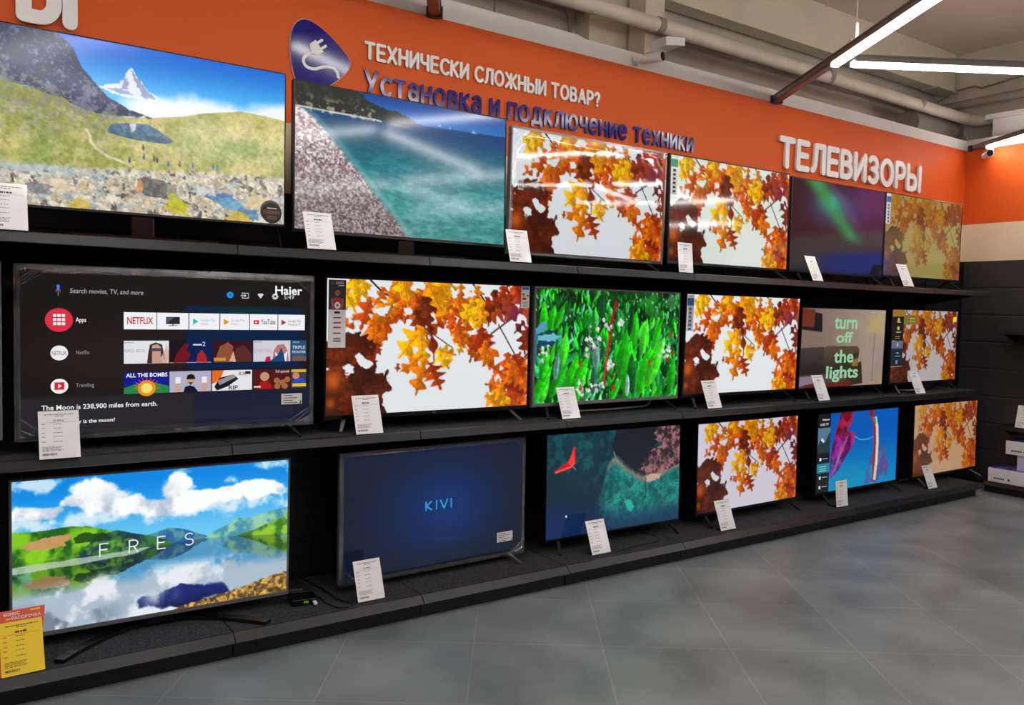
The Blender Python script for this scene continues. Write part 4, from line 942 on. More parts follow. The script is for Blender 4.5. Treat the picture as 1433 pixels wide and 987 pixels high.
def paint_coast(W, H):
    P = Pic(W, H); n1 = P.noise(7, 3); n2 = P.noise(26, 4, 4, .6); n3 = P.noise(90, 5, 3, .65)
    P.a[:] = C(8, 44, 58) + (C(12, 34, 74) - C(8, 44, 58)) * sm(.5, .95, P.v)[..., None]
    P.mix(sm(.35, .8, n1) * sm(.6, .15, P.v) * .5 * sm(.02, .2, P.u), C(16, 92, 96)); P.mix(sm(.5, .65, n2) * sm(.7, .3, P.v) * .35, C(30, 120, 120)); P.mix(sm(.35, .0, P.u) * sm(.55, .9, P.v) * .5, C(10, 50, 110))
    P.blob([(.50, -.02), (.84, -.02), (.80, .2), (.75, .38), (.72, .5), (.60, .42), (.52, .28), (.46, .16)], lambda u, v: C(22, 26, 34) + 0 * (u * v)[..., None], .015, 4, .95)
    sh = np.interp(P.u[0], [0, .38, .42, .47, .50, .56, .62, .70, .80, .9, 1.01], [2, .62, .42, .30, .32, .40, .47, .54, .52, .46, .40])
    m = sm(-.02, .03, P.v - sh[None] - .05 * (n2 - .5)) * sm(.30, .50, P.u + .10 * (n1 - .5) - .12 * (P.v - .6))
    tq = C(4, 84, 86) + (C(44, 166, 154) - C(4, 84, 86)) * sm(.38, .66, n2 * .5 + n3 * .5)[..., None]
    P.a = P.a * (1 - (m * sm(1.05, .72, P.v))[..., None]) + tq * (m * sm(1.05, .72, P.v))[..., None]; P.mix(m * sm(.74, 1.0, P.v) * .6, C(8, 62, 96)); P.mix(m * sm(.56, .66, n3) * .5, C(6, 60, 66))
    band = np.exp(-((P.v - sh[None] + .005 + .05 * (n2 - .5)) / .035) ** 2) * sm(.40, .46, P.u); P.mix(band * .9, (C(140, 128, 110) * np.ones_like(n3)[..., None]) * (.6 + .8 * n3)[..., None])
    rk = [(.80, -.02), (1.02, -.02), (1.02, .40), (.93, .45), (.86, .47), (.78, .48), (.70, .50), (.67, .42), (.72, .32), (.76, .26), (.85, .20), (.80, .12)]
    P.blob(rk, lambda u, v: C(150, 96, 100) + 0 * (u * v)[..., None], .02, 8)
    q = P.inside(rk); x0, x1, y0, y1, ins = q
    c = (C(44, 34, 40) + (C(160, 104, 108) - C(44, 34, 40)) * sm(.36, .66, P.noise(34, 9, 4, .65))[..., None])[y0:y1, x0:x1]
    P.a[y0:y1, x0:x1] = np.where((ins & (np.abs(P.a[y0:y1, x0:x1] - C(150, 96, 100)).sum(-1) < .1))[..., None], c, P.a[y0:y1, x0:x1])
    P.blob([(.72, .50), (.78, .49), (.86, .50), (.80, .56), (.74, .57)], C(196, 160, 140), .012, 3); P.line([(.72, .56), (.73, .66), (.72, .74)], .008, C(6, 50, 56), .8)
    P.poly([(.56, .73), (.606, .72), (.638, .80), (.61, .85), (.59, .82)], C(40, 170, 150)); P.disc(.14, .80, .006, C(226, 240, 240)); P.line([(.475, .22), (.49, .28)], .004, C(140, 170, 180))
    P.poly([(.188, .125), (.197, .135), (.198, .29), (.175, .335), (.062, .378), (.054, .352), (.14, .275), (.16, .25)], C(196, 22, 24)); P.poly([(.188, .13), (.193, .28), (.172, .315), (.148, .29)], C(240, 56, 48)); P.line([(.06, .366), (.172, .322), (.195, .29)], .006, C(250, 110, 90)); P.line([(.185, .33), (.20, .355)], .005, C(150, 170, 180))
    return P

def paint_aurora(W, H):
    P = Pic(W, H); n = P.noise(5, 3)
    P.a[:] = C(34, 18, 28); P.mix(sm(.45, .8, P.u) * sm(.75, .1, P.v) * .7, C(96, 46, 104))
    P.glow(.45, .28, .26, .20, C(50, 84, 134), .85); P.glow(.41, .21, .12, .10, C(30, 150, 140), .9)
    d = (P.u - (.22 + .95 * P.v * .75)); P.mix(np.exp(-(d / .10) ** 2) * sm(.72, .55, P.v) * .80, C(30, 140, 70)); P.mix(np.exp(-((d - .16) / .05) ** 2) * sm(.7, .3, P.v) * .4, C(120, 60, 120))
    P.mix(np.exp(-((P.u - .25 - .5 * P.v) / .09) ** 2) * sm(.2, .0, P.v) * .8, C(50, 150, 80))
    P.mix(sm(.62, .75, P.v) * .6, C(26, 26, 34))
    k = 10
    P.poly([(.413 + (.034 if i % 2 else .06) * math.cos(i * math.pi / k), .213 + (.034 if i % 2 else .06) * 16 / 9 * math.sin(i * math.pi / k)) for i in range(2 * k)], C(30, 170, 140), .4)
    return P

def paint_glow(W, H):
    P = Pic(W, H, C(18, 25, 36)); P.glow(.52, .52, .38, .5, C(10, 44, 104), .9); P.glow(.55, .5, .2, .3, C(12, 54, 124), .5); P.mix(sm(.35, .0, P.v) * .6, C(20, 34, 66)); P.mix(sm(.75, 1.0, P.v) * .5, C(18, 27, 42))
    return P

def paint_menu(W, H):
    P = Pic(W, H, C(30, 24, 24)); P.mix(sm(.0, .5, P.u) * .2, C(38, 34, 34)); P.glow(.30, .55, .3, .2, C(48, 40, 36), .5)
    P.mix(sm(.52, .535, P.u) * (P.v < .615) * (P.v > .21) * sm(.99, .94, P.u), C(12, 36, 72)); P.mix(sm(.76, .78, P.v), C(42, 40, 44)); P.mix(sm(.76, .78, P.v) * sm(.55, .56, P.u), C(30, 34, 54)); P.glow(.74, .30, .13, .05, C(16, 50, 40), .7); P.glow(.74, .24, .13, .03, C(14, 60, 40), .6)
    return P

def graded(img, mul=(1, 1, 1), lift=(0, 0, 0), k=0.0):
    return np.clip(img * (1 - k) * np.array(mul) + np.array(lift) * k, 0, 1)
# ------------------------------------------------------------------ televisions
def np_img(name, W, H):
    key = (name, W, H)
    if key not in np_img.c: np_img.c[key] = globals()['paint_' + name](W, H).small()
    return np_img.c[key]
np_img.c = {}

class Overlay:
    """crisp shapes belonging to the picture on the panel: type, tiles, icons; every shape sits a hair in front of the previous layer"""
    def __init__(s): s.items = []
    def shape(s, vs, fs, col, layer): s.items.append((vs, fs, np.array(col) / 255.0, layer))
    def rect(s, u0, v0, u1, v1, col, layer=1): s.shape([(u0, v0), (u0, v1), (u1, v1), (u1, v0)], [(0, 1, 2, 3)], col, layer)
    def poly(s, pts, col, layer=1): s.shape(pts, [tuple(range(len(pts)))], col, layer)
    def disc(s, u, v, r, col, layer=1, n=28, asp=16 / 9.4): s.poly([(u + r * math.cos(2 * math.pi * i / n), v + r * asp * math.sin(2 * math.pi * i / n)) for i in range(n)], col, layer)
    def text(s, t, u, v, h, col, layer=2, width=None, bold=0.0, align='c', asp=16 / 9.4, shear=0.0):
        """cap height h (share of the picture height), baseline at v"""
        V, F = text_faces(t, bold, shear); xs = [p[0] for p in V]; x0, x1 = min(xs), max(xs)
        k = h / .72; kx = k / asp if width is None else width / (x1 - x0)
        o = {'c': -(x0 + x1) / 2, 'l': -x0, 'r': -x1}[align]
        s.shape([(u + (x + o) * kx, v - y * k) for x, y in V], F, col, layer)
    def strokes(s, ch, u, v, w, h, t, col, layer=2, asp=16 / 9.4):
        """stroke letter with its lower left corner at u, v"""
        for st in GL[ch][1]:
            V, F, _ = ribbon([(p[0] * w * asp, p[1] * h) for p in st], t)
            s.shape([(u + p.x / asp, v - p.y) for p in V], F, col, layer)

def screen_object(w, h, img, overlay, rough, parent, tilt, film=False):
    H, W = img.shape[:2]
    xs = -w / 2 + w * np.arange(W) / (W - 1); zs = h - h * np.arange(H) / (H - 1)
    co = np.empty((H, W, 3)); co[..., 0] = xs[None]; co[..., 1] = 0; co[..., 2] = zs[:, None]
    verts = co.reshape(-1, 3); idx = np.arange(H * W).reshape(H, W)
    quads = np.stack([idx[:-1, :-1], idx[1:, :-1], idx[1:, 1:], idx[:-1, 1:]], -1).reshape(-1, 4)
    cols = s2l(np.clip(img.reshape(-1, 3), 0, 1))
    fl = [quads.reshape(-1)]; ls = [np.arange(len(quads)) * 4]; nl = len(quads) * 4; V = [verts]; Cc = [cols]; nv = len(verts)
    if overlay:
        for vs, fs, c, layer in overlay.items:
            q = np.array([(-w / 2 + w * a, -.0005 - .0003 * layer, h - h * b_) for a, b_ in vs]); V.append(q); Cc.append(np.repeat(s2l(c)[None], len(q), 0))
            for f in fs:
                fl.append(np.array(f) + nv); ls.append(np.array([nl])); nl += len(f)
            nv += len(q)
    V = np.concatenate(V); fl = np.concatenate(fl); ls = np.concatenate(ls); Cc = np.concatenate(Cc)
    me = bpy.data.meshes.new('screen')
    me.vertices.add(len(V)); me.vertices.foreach_set('co', V.ravel().astype(np.float32))
    me.loops.add(len(fl)); me.loops.foreach_set('vertex_index', fl.astype(np.int32))
    me.polygons.add(len(ls)); me.polygons.foreach_set('loop_start', ls.astype(np.int32))
    me.update(calc_edges=True); me.validate()
    at = me.color_attributes.new('picture', 'FLOAT_COLOR', 'POINT')
    at.data.foreach_set('color', np.concatenate([Cc, np.ones((len(Cc), 1))], 1).ravel().astype(np.float32))
    me.materials.append(screen_material(rough, bool(film)))
    o = bpy.data.objects.new('screen', me); COL.objects.link(o); o.parent = parent
    return o

def television(x, y, z, w, h, yaw, tilt, zs, img, label, bezel='black_plastic', side=.010, top=.010, chin=.020, foot='bars', foot_mat='black_plastic', rough=.12, overlay=None, logo=None, film=False, splay=.05, reach=.09):
    """z: lower edge of the set, zs: surface it stands on"""
    t = empty('television', (x, y, zs), R(yaw), label=label, cat='television', group='televisions on the display wall')
    H0 = z - zs; tl = -R(tilt)
    def put(o, loc=(0, 0, H0)):
        o.location = loc; o.rotation_euler = (tl, 0, 0); return o
    # frame
    iw0, iw1, iz0, iz1 = -w / 2 + side, w / 2 - side, chin, h - top
    b = MB(); r = .004
    lo = [(-w / 2, 0), (w / 2, 0), (w / 2, h), (-w / 2, h)]; li = [(iw0, iz0), (iw1, iz0), (iw1, iz1), (iw0, iz1)]
    def ring(loop, y, ins=0): cx, cz = 0, h / 2; return [(p[0] - math.copysign(ins, p[0]), y, p[1] - math.copysign(ins, p[1] - cz)) for p in loop]
    rings = [ring(lo, .034), ring(lo, r), ring(lo, 0, r), ring(li, 0), ring(li, .0045)]
    v = [p for q in rings for p in q]
    f = [(4 * i + j, 4 * i + (j + 1) % 4, 4 * i + 4 + (j + 1) % 4, 4 * i + 4 + j) for i in range(4) for j in range(4)]
    b.add(v, f); b.add([(p[0], .0345, p[1]) for p in lo], [(0, 1, 2, 3)])
    bz = put(b.build('bezel', M[bezel], t))
    # housing
    b = MB(); b.box(-w * .46, .035, h * .10, w * .46, .05, h * .95, 0, .006); b.box(-w * .36, .048, h * .05, w * .36, .078, h * .58, 0, .012)
    put(b.build('rear_housing', M['black_plastic'], t))
    sc = screen_object(iw1 - iw0, iz1 - iz0, img, overlay, rough, t, tl, film)
    sc.location = Vector((0, 0, H0)) + Matrix.Rotation(tl, 3, 'X') @ Vector((0, .004, iz0)); sc.rotation_euler = (tl, 0, 0)
    if logo:
        V, F = text_faces(logo, .01); b = MB(); k = .011 / .72
        b.add([(p[0] * k, -.0006, chin * .5 - .004 + p[1] * k) for p in V], F); b.build('logo', M['silver'], bz)
    # what it stands on
    if foot == 'bars':
        for s in (-1, 1):
            xl = s * w * .40; b = MB()
            b.bar((xl, .03, H0 + .012), (xl + s * splay, .03 - reach, .005), .022, .011, w1=.016); b.bar((xl, .03, H0 + .012), (xl + s * splay * .6, .03 + .15, .005), .022, .011, w1=.016)
            b.box(xl - .014, .012, H0 - .004, xl + .014, .045, H0 + .03, 0, .003)
            b.build('foot', M[foot_mat], t)
    elif foot == 'pedestal':
        b = MB(); b.box(-.05, .015, .01, .05, .05, H0 + .05, 0, .006); b.build('neck', M['gloss_black'], t)
        b = MB(); b.prism([(-.30, -.11), (.30, -.11), (.33, -.08), (.33, .13), (-.33, .13), (-.33, -.08)], 'z', .0, .012); b.build('base_plate', M['gloss_black'], t)
    elif foot == 'crescent':
        b = MB(); b.box(-.06, .03, .008, .06, .075, H0 + .05, 0, .006); b.build('neck', M['black_plastic'], t)
        b = MB(); n = 24; pts = []
        for i in range(n + 1):
            a = -1 + 2 * i / n; pts.append((a * .445, .085 - .29 * abs(a) ** 1.8))
        for (x0, y0), (x1, y1) in zip(pts[:-1], pts[1:]):
            b.bar((x0, y0, .009), (x1 + (x1 - x0) * .08, y1 + (y1 - y0) * .08, .009), .046, .016)
        b.build('base_arc', M['black_plastic'], t)
    if film:
        b = MB(); nx, nz = 60, 36; rr = random.Random(int(x * 100)); mg = film if isinstance(film, float) else .012
        # clear wrapping: flat in the middle, puckered along the rim and in the corners
        for j in range(nz + 1):
            for i in range(nx + 1):
                a, c = i / nx, j / nz; e = min(a * 1.7, (1 - a) * 1.7, c, 1 - c); k = max(0, 1 - e / .05)
                cr = max(0, 1 - math.hypot(min(a, 1 - a) * 1.7, min(c, 1 - c)) / .16)
                w1 = .5 + .5 * math.sin(9.3 * a + 3.1) * math.sin(7.7 * c + 1.3); d = k * (.002 + .003 * w1) + cr * (.004 + .010 * abs(math.sin(34 * (a + c) + x)))
                b.v.append((-w / 2 - mg + (w + 2 * mg) * a + k * .0015 * math.sin(40 * c), -.004 - d + (.016 if e == 0 else 0), -mg + (h + 2 * mg) * c))
        for j in range(nz):
            for i in range(nx):
                p = j * (nx + 1) + i; b.f.append((p, p + 1, p + nx + 2, p + nx + 1)); b.m.append(0)
        fo = MB(); g = .016                                          # folded rim and creased corners
        def strip(p, q, r_, s_): fo.add([(p[0], -.0065, p[1]), (q[0], -.0065, q[1]), (r_[0], -.0095, r_[1]), (s_[0], -.0095, s_[1])], [(0, 1, 2, 3)])
        ox, oz0, oz1, ix, iz0, iz1 = w / 2 + mg, -mg, h + mg, w / 2 - g, g, h - g
        strip((-ox, oz1), (ox, oz1), (ix, iz1), (-ix, iz1)); strip((ox, oz0), (-ox, oz0), (-ix, iz0), (ix, iz0)); strip((-ox, oz0), (-ox, oz1), (-ix, iz1), (-ix, iz0)); strip((ox, oz1), (ox, oz0), (ix, iz0), (ix, iz1))
        for sx_ in (-1, 1):
            for cz_, sz_ in ((h, -1), (0, 1)):
                for k in range(7):
                    a0 = rr.uniform(.01, .13); c0 = rr.uniform(.004, .02); l0 = rr.uniform(.5, 1)
                    p0 = Vector((sx_ * (w / 2 - a0), -.012, cz_ + sz_ * c0)); p1 = Vector((sx_ * (w / 2 - c0), -.013, cz_ + sz_ * a0 * l0)); q0 = p0 + Vector((sx_ * .003, -.004, -sz_ * .003)); q1 = p1 + Vector((sx_ * .002, -.003, -sz_ * .002))
                    fo.add([p0, p1, q1, q0], [(0, 1, 2, 3)])
        o = put(b.build('protective_film', M['film'], t, smooth=True, recalc=False)); tag(fo.build('film_fold', M['film_fold'], o), 'milky folded rim of the clear film'); tag(o, 'clear protective film puckered at the corners')
    return t

def sticker(tv, w, h, u0, v0, u1, v1, draw, y=-.0012, name='sticker', base='white_plastic'):
    """paper label stuck on the front sheet; draw(mb, X, Z, layer) adds print with slots >= 1"""
    bez = [c for c in tv.children if c.name.startswith('bezel')][0]
    X = lambda u: -w / 2 + w * u; Z = lambda v: h - h * v
    b = MB(); b.box(X(u0), y, Z(v1), X(u1), y + .0008, Z(v0), 0)
    mats = [M[base], M['ink'], M['ink_dark'], M['red_print'], M['blue_print'], M['green_print'], M['yellow_print'], M['skin_print'], M['white_plastic']]
    def rect(a, c, d, e, mi, layer=1): b.add([(X(a), y - .0003 * layer, Z(e)), (X(d), y - .0003 * layer, Z(e)), (X(d), y - .0003 * layer, Z(c)), (X(a), y - .0003 * layer, Z(c))], [(0, 1, 2, 3)], mi)
    def poly(pts, mi, layer=1): b.add([(X(p), y - .0003 * layer, Z(q)) for p, q in pts], [tuple(range(len(pts)))], mi)
    def text(s, u, v, hh, mi, layer=2, width=None):
        V, F = text_faces(s, .012); xs = [p[0] for p in V]; k = hh * h / .72; kx = k if width is None else width * w / (max(xs) - min(xs))
        b.add([(X(u) + p[0] * kx, y - .0003 * layer, Z(v) + p[1] * k) for p in V], F, mi)
    draw(rect, poly, text)
    o = b.build(name, mats, tv); o.location = bez.location; o.rotation_euler = bez.rotation_euler
    return o

L8 = np_img('leaves', 288, 162); LS = np_img('leaves', 208, 117)
def resized(img, W, H):
    h, w = img.shape[:2]; a = np.clip((np.arange(H) * h / H).astype(int), 0, h - 1); c = np.clip((np.arange(W) * w / W).astype(int), 0, w - 1); return img[a][:, c]
dim = lambda im, mul, k=0, lift=(0, 0, 0): graded(im, mul, lift, k)

TVS = {}
# --- top row
TVS[1] = television(.752, 4.03, 2.058, 1.304, .752, 0, 0, Z_TOP + .002, np_img('mountain', 416, 234), 'wide top-row television showing a snowy peak above a green valley', side=.006, top=.006, chin=.014, foot='pedestal', rough=.15)
def badge(rect, poly, text):
    poly([(.948 + .038 * math.cos(2 * math.pi * i / 28), .915 + .066 * math.sin(2 * math.pi * i / 28)) for i in range(28)], 2)
    text('НОВИНКА', .948, .920, .022, 7, 2, .062); text('2020', .948, .955, .024, 7, 2); rect(.930, .88, .966, .886, 8, 2)
sticker(TVS[1], 1.304, .752, .9477, .914, .9483, .916, badge, name='round_badge', base='ink_dark')
TVS[2] = television(2.085, 4.03, 2.037, 1.290, .754, 1.1, .4, Z_TOP + .002, np_img('beach', 320, 180), 'television in the top row showing a pebble beach and a turquoise sea', side=.008, top=.008, chin=.020, foot='pedestal', rough=.09)
TVS[3] = television(3.373, 4.03, 2.006, 1.262, .742, .2, -1.1, Z_TOP + .002, dim(resized(np_img('leaves', 288, 162), 240, 135), (.98, .98, .98)), 'top-row leaf television beside the beach, its glossy film mirroring the lamps', bezel='grey_plastic', rough=.03, film=.002)
sticker(TVS[3], 1.262, .742, .045, .41, .075, .49, lambda rect, poly, text: [rect(.048, .42 + .012 * k, .072, .426 + .012 * k, 1) for k in range(5)])
TVS[4] = television(4.698, 4.03, 2.014, 1.272, .747, -.5, .5, Z_TOP + .002, dim(LS, (.95, .97, .92)), 'top-row leaf television beside the aurora television, with a green feature strip', rough=.06)
def strip(hdr):
    def f(rect, poly, text):
        u0, u1, v0, v1 = .008, .058, .02, .37
        rect(u0, v0 + .03, u1, v0 + .10, hdr)
        for k in range(6):
            a = v0 + .12 + k * .038; rect(u0 + .014, a, u1 - .014, a + .02, 2 if hdr == 5 else 4); rect(u0 + .010, a + .024, u1 - .01, a + .028, 1)
    return f
sticker(TVS[4], 1.272, .747, .008, .02, .058, .37, strip(5), name='feature_strip')
TVS[5] = television(5.994, 4.03, 2.019, 1.248, .730, -.5, 0, Z_TOP + .002, np_img('aurora', 160, 90), 'dim television in the top row showing a green aurora on a dark sky', side=.008, top=.008, rough=.10, foot_mat='black_plastic')
TVS[6] = television(7.270, 4.03, 2.029, 1.255, .728, -.5, .1, Z_TOP + .002, dim(LS, (.70, .62, .30), .38, (.50, .46, .30)), 'last television of the top row, by the corner, showing pale yellowed autumn leaves', side=.008, top=.008, rough=.12)
sticker(TVS[6], 1.255, .728, .006, .015, .056, .37, strip(4), name='feature_strip')
# --- middle row
TVS[0] = television(-.448, 4.03, 1.079, 1.304, .752, 0, 0, Z_MID + .002, dim(np_img('glow', 96, 54), (.5, .5, .5)), 'cut-off television at the left edge of the middle row, only its frame showing', bezel='grey_plastic')

def menu_overlay():
    o = Overlay(); W = (255, 255, 255)
    o.rect(.112, .095, .120, .125, (70, 130, 240), 1); o.disc(.116, .098, .005, (66, 133, 244)); o.rect(.1145, .13, .1175, .155, (60, 160, 90)); o.rect(.109, .12, .111, .135, (220, 60, 50)); o.rect(.121, .12, .123, .135, (220, 60, 50))
    o.text('Search movies, TV, and more', .151, .137, .030, (190, 186, 186), align='l', width=.232, shear=.12)
    o.disc(.687, .122, .0125, (20, 150, 240)); o.text('4', .687, .131, .018, (4, 60, 130), 3)
    o.rect(.731, .105, .757, .143, (220, 220, 224)); o.rect(.733, .110, .755, .138, (16, 24, 40), 2); o.rect(.729, .118, .742, .129, (16, 24, 40), 2); o.rect(.726, .1215, .742, .1265, (230, 230, 232), 3); o.poly([(.740, .114), (.748, .124), (.740, .134)], (230, 230, 232), 3)
    o.poly([(.790, .112), (.796, .107), (.802, .1055), (.808, .107), (.814, .112), (.802, .141)], (225, 225, 228))
    o.disc(.859, .124, .0105, (225, 225, 228), 1, 8); o.disc(.859, .124, .0045, (20, 22, 30), 2)
    for k in range(8):
        a = 2 * math.pi * k / 8; o.disc(.859 + .0105 * math.cos(a), .124 + .0178 * math.sin(a), .0028, (225, 225, 228), 1, 8)
    o.text('5:49', .914, .140, .030, (215, 215, 218)); o.text('Haier', .913, .108, .060, W, 3, width=.108, bold=.02)
    # left column
    o.disc(.118, .303, .042, (226, 52, 70), 1, 40)
    for i in range(3):
        for j in range(3): o.rect(.100 + .013 * i, .267 + .025 * j, .110 + .013 * i, .284 + .025 * j, W, 2)
    o.text('Apps', .168, .313, .028, W, align='l', width=.032, bold=.008)
    o.disc(.118, .503, .0265, (248, 244, 244), 1, 36); o.text('NETFLIX', .118, .516, .026, (110, 70, 80), 2, width=.044, bold=.006); o.text('Netflix', .169, .513, .026, (150, 148, 150), align='l', width=.041)
    o.disc(.118, .706, .0265, (252, 250, 250), 1, 36); o.rect(.103, .682, .133, .728, (228, 38, 40), 2); o.poly([(.114, .692), (.125, .705), (.114, .718)], W, 3); o.text('Trending', .168, .715, .026, (150, 148, 150), align='l', width=.056)
    # row of tiles
    xs = [(.319, .427), (.4295, .537), (.540, .648), (.651, .759), (.762, .869), (.872, .979)]
    for a, c in xs: o.rect(a, .249, c, .357, (252, 252, 254))
    o.text('NETFLIX', .373, .322, .044, (206, 30, 46), 2, width=.086, bold=.022)
    o.rect(.459, .275, .507, .322, (40, 44, 50), 2); o.poly([(.459, .275), (.49, .275), (.459, .322)], (84, 90, 98), 3); o.rect(.481, .322, .485, .33, (60, 60, 64), 2); o.rect(.468, .33, .498, .334, (60, 60, 64), 2)
    for (a, c1, c2), (t1, t2) in zip([(.553, (0, 200, 190), (240, 180, 40)), (.664, (250, 150, 20), (240, 110, 20)), (.884, (206, 40, 110), (120, 20, 80))], [('Google Play', 'Games'), ('Google Play', 'Music'), ('Google Play', 'Movies & TV')]):
        o.poly([(a, .283), (a, .325), (a + .020, .304)], c1, 2); o.poly([(a + .004, .312), (a + .020, .304), (a + .004, .32)], c2, 3)
        dk = (180, 182, 186) if a < .85 else (120, 116, 130); o.text(t1, a + .027, .301, .018, dk, 2, align='l', width=.052); o.text(t2, a + .027, .325, .018, dk, 2, align='l', width=.026 if t2 != 'Movies & TV' else .05)
    o.rect(.776, .290, .797, .318, (226, 34, 36), 2); o.poly([(.783, .296), (.783, .312), (.791, .304)], W, 3); o.text('YouTube', .832, .318, .036, (34, 34, 36), 2, width=.056, bold=.012)
    # film tiles
    ys = (.430, .576); T = [(.319, .469), (.4715, .618), (.622, .771), (.7755, .921), (.925, .986)]
    o.rect(T[0][0], ys[0], T[0][1], ys[1], (236, 236, 240)); o.text('NETFLIX', .336, .447, .010, (110, 100, 110), 2); o.text('BIRD BOX', .322, .503, .020, (160, 160, 166), 2, align='l', width=.068)
    o.poly([(.395, .575), (.400, .50), (.405, .455), (.425, .44), (.446, .455), (.452, .51), (.465, .575)], (74, 46, 38), 2); o.poly([(.412, .575), (.412, .46), (.430, .452), (.442, .47), (.440, .575)], (208, 160, 140), 3); o.rect(.408, .478, .446, .497, (70, 76, 100), 4); o.text('BIRDIE', .427, .492, .010, (200, 205, 215), 5) if False else None
    o.poly([(.440, .54), (.462, .46), (.469, .50), (.469, .576), (.43, .576)], (226, 190, 172), 2)
    o.rect(T[1][0], ys[0], .53, ys[1], (34, 20, 34)); o.rect(.53, ys[0], T[1][1], ys[1], (10, 34, 84)); o.poly([(.485, .576), (.495, .52), (.51, .48), (.525, .45), (.54, .455), (.53, .49), (.545, .52), (.53, .576)], (116, 24, 34), 2); o.poly([(.565, .576), (.57, .52), (.585, .49), (.60, .53), (.605, .576)], (176, 40, 44), 2); o.text('2', .592, .466, .030, (226, 226, 232), 3); o.rect(.553, .452, .585, .462, (220, 220, 228), 3); o.rect(T[1][0], .572, T[1][1], ys[1], (206, 160, 170), 2)
    o.rect(T[2][0], ys[0], T[2][1], ys[1], (58, 22, 36)); o.poly([(.63, .575), (.65, .47), (.68, .44), (.70, .47), (.69, .575)], (150, 84, 60), 2); o.poly([(.70, .575), (.71, .48), (.74, .46), (.77, .52), (.77, .575)], (96, 44, 44), 2); o.rect(.628, .545, .672, .566, (214, 150, 60), 3); o.poly([(.685, .57), (.70, .50), (.71, .575)], (226, 180, 150), 3)
    o.rect(T[3][0], ys[0], T[3][1], ys[1], (214, 214, 226)); o.text('NETFLIX', .795, .446, .011, (190, 30, 50), 2, width=.03); o.text('CHRISTMAS', .812, .512, .026, (206, 170, 120), 2, width=.068); o.poly([(.85, .575), (.855, .50), (.87, .46), (.895, .455), (.91, .50), (.915, .575)], (196, 120, 110), 2); o.poly([(.86, .51), (.885, .55), (.91, .50), (.905, .575), (.865, .575)], (246, 244, 246), 3); o.poly([(.84, .576), (.87, .53), (.885, .48), (.895, .53), (.90, .576)], (30, 74, 130), 4); o.poly([(.82, .576), (.825, .545), (.84, .54), (.845, .576)], (196, 30, 84), 3)
    o.rect(T[4][0], ys[0], T[4][1], ys[1], (40, 84, 124)); o.text('NETFLIX', .945, .447, .011, (214, 220, 230), 2, width=.028); o.text('TRIPLE', .955, .490, .024, (236, 240, 244), 2, width=.052); o.text('FRONTIER', .956, .520, .018, (236, 240, 244), 2, width=.054); o.poly([(.925, .576), (.93, .54), (.96, .535), (.986, .55), (.986, .576)], (120, 90, 80), 2)
    ys = (.631, .768)
    o.rect(T[0][0], ys[0], T[0][1], ys[1], (20, 30, 150)); o.text('ALL THE BOMBS', .395, .662, .026, W, 6, width=.138, bold=.02); o.poly([(.319, .73), (.36, .705), (.42, .70), (.469, .725), (.469, .768), (.319, .768)], (40, 140, 70), 2)
    o.disc(.394, .735, .030, (250, 150, 20), 3); o.disc(.394, .735, .019, (255, 236, 130), 4)
    for k in range(11): a = math.pi * k / 10; o.poly([(.394 + .012 * math.cos(a - .3), .735 - .02 * math.sin(a - .3)), (.394 + .050 * math.cos(a), .735 - .075 * math.sin(a)), (.394 + .012 * math.cos(a + .3), .735 - .02 * math.sin(a + .3))], (240, 80, 20), 2)
    o.rect(T[1][0], ys[0], T[1][1], ys[1], (186, 180, 206)); o.poly([(.52, .768), (.525, .735), (.542, .725), (.558, .735), (.572, .768)], (24, 26, 40), 2); o.disc(.545, .695, .0135, (206, 160, 140), 3); o.poly([(.53, .685), (.533, .658), (.546, .650), (.558, .658), (.562, .685)], (26, 26, 32), 4); o.poly([(.537, .705), (.553, .705), (.545, .725)], (80, 60, 56), 4)
    for a in (.492, .585): o.rect(a, .67, a + .018, .71, (244, 242, 246), 3); o.poly([(a - .006, .75), (a, .70), (a + .018, .70), (a + .022, .75), (a + .01, .768)], (206, 170, 160), 2)
    o.rect(T[2][0], ys[0], T[2][1], ys[1], (238, 236, 238)); o.poly([(.622, .631), (.665, .631), (.65, .70), (.622, .72)], (240, 110, 30), 2); o.poly([(.63, .74), (.65, .68), (.70, .66), (.72, .69), (.68, .74), (.64, .766)], (30, 30, 34), 3); o.poly([(.64, .70), (.70, .66), (.71, .68), (.65, .73)], (150, 150, 156), 4); o.text('RX', .735, .668, .026, (30, 30, 34), 3); o.text('RIP', .70, .764, .030, (30, 30, 34), 5, width=.034, bold=.015); o.rect(.745, .64, .765, .66, (40, 40, 44), 4)
    o.rect(T[3][0], ys[0], T[3][1], ys[1], (84, 26, 26)); o.disc(.820, .68, .018, (206, 150, 120), 3); o.poly([(.79, .768), (.80, .72), (.82, .705), (.84, .72), (.855, .768)], (176, 24, 26), 2)
    for a, c in ((.868, .71), (.89, .725), (.91, .705), (.90, .75), (.87, .75)): o.disc(a, c, .012, (166, 110, 70), 2)
    o.text('Full episode', .890, .655, .020, (240, 226, 210), 4, width=.055, shear=.2); o.rect(.778, .745, .805, .755, (236, 220, 220), 4)
    o.rect(T[4][0], ys[0], T[4][1], ys[1], (70, 60, 90)); o.rect(.926, .636, .986, .655, (214, 190, 40), 2); o.disc(.945, .68, .014, (206, 140, 120), 3); o.poly([(.93, .73), (.95, .695), (.975, .70), (.986, .73)], (40, 84, 190), 3); o.rect(.93, .735, .986, .757, (226, 206, 50), 4)
    o.text('The Moon is 238,900 miles from earth.', .064, .850, .030, W, 3, align='l', width=.366, bold=.012)
    o.text('How far away is the moon?', .290, .938, .024, W, 3, align='r', width=.215, bold=.012)
    return o
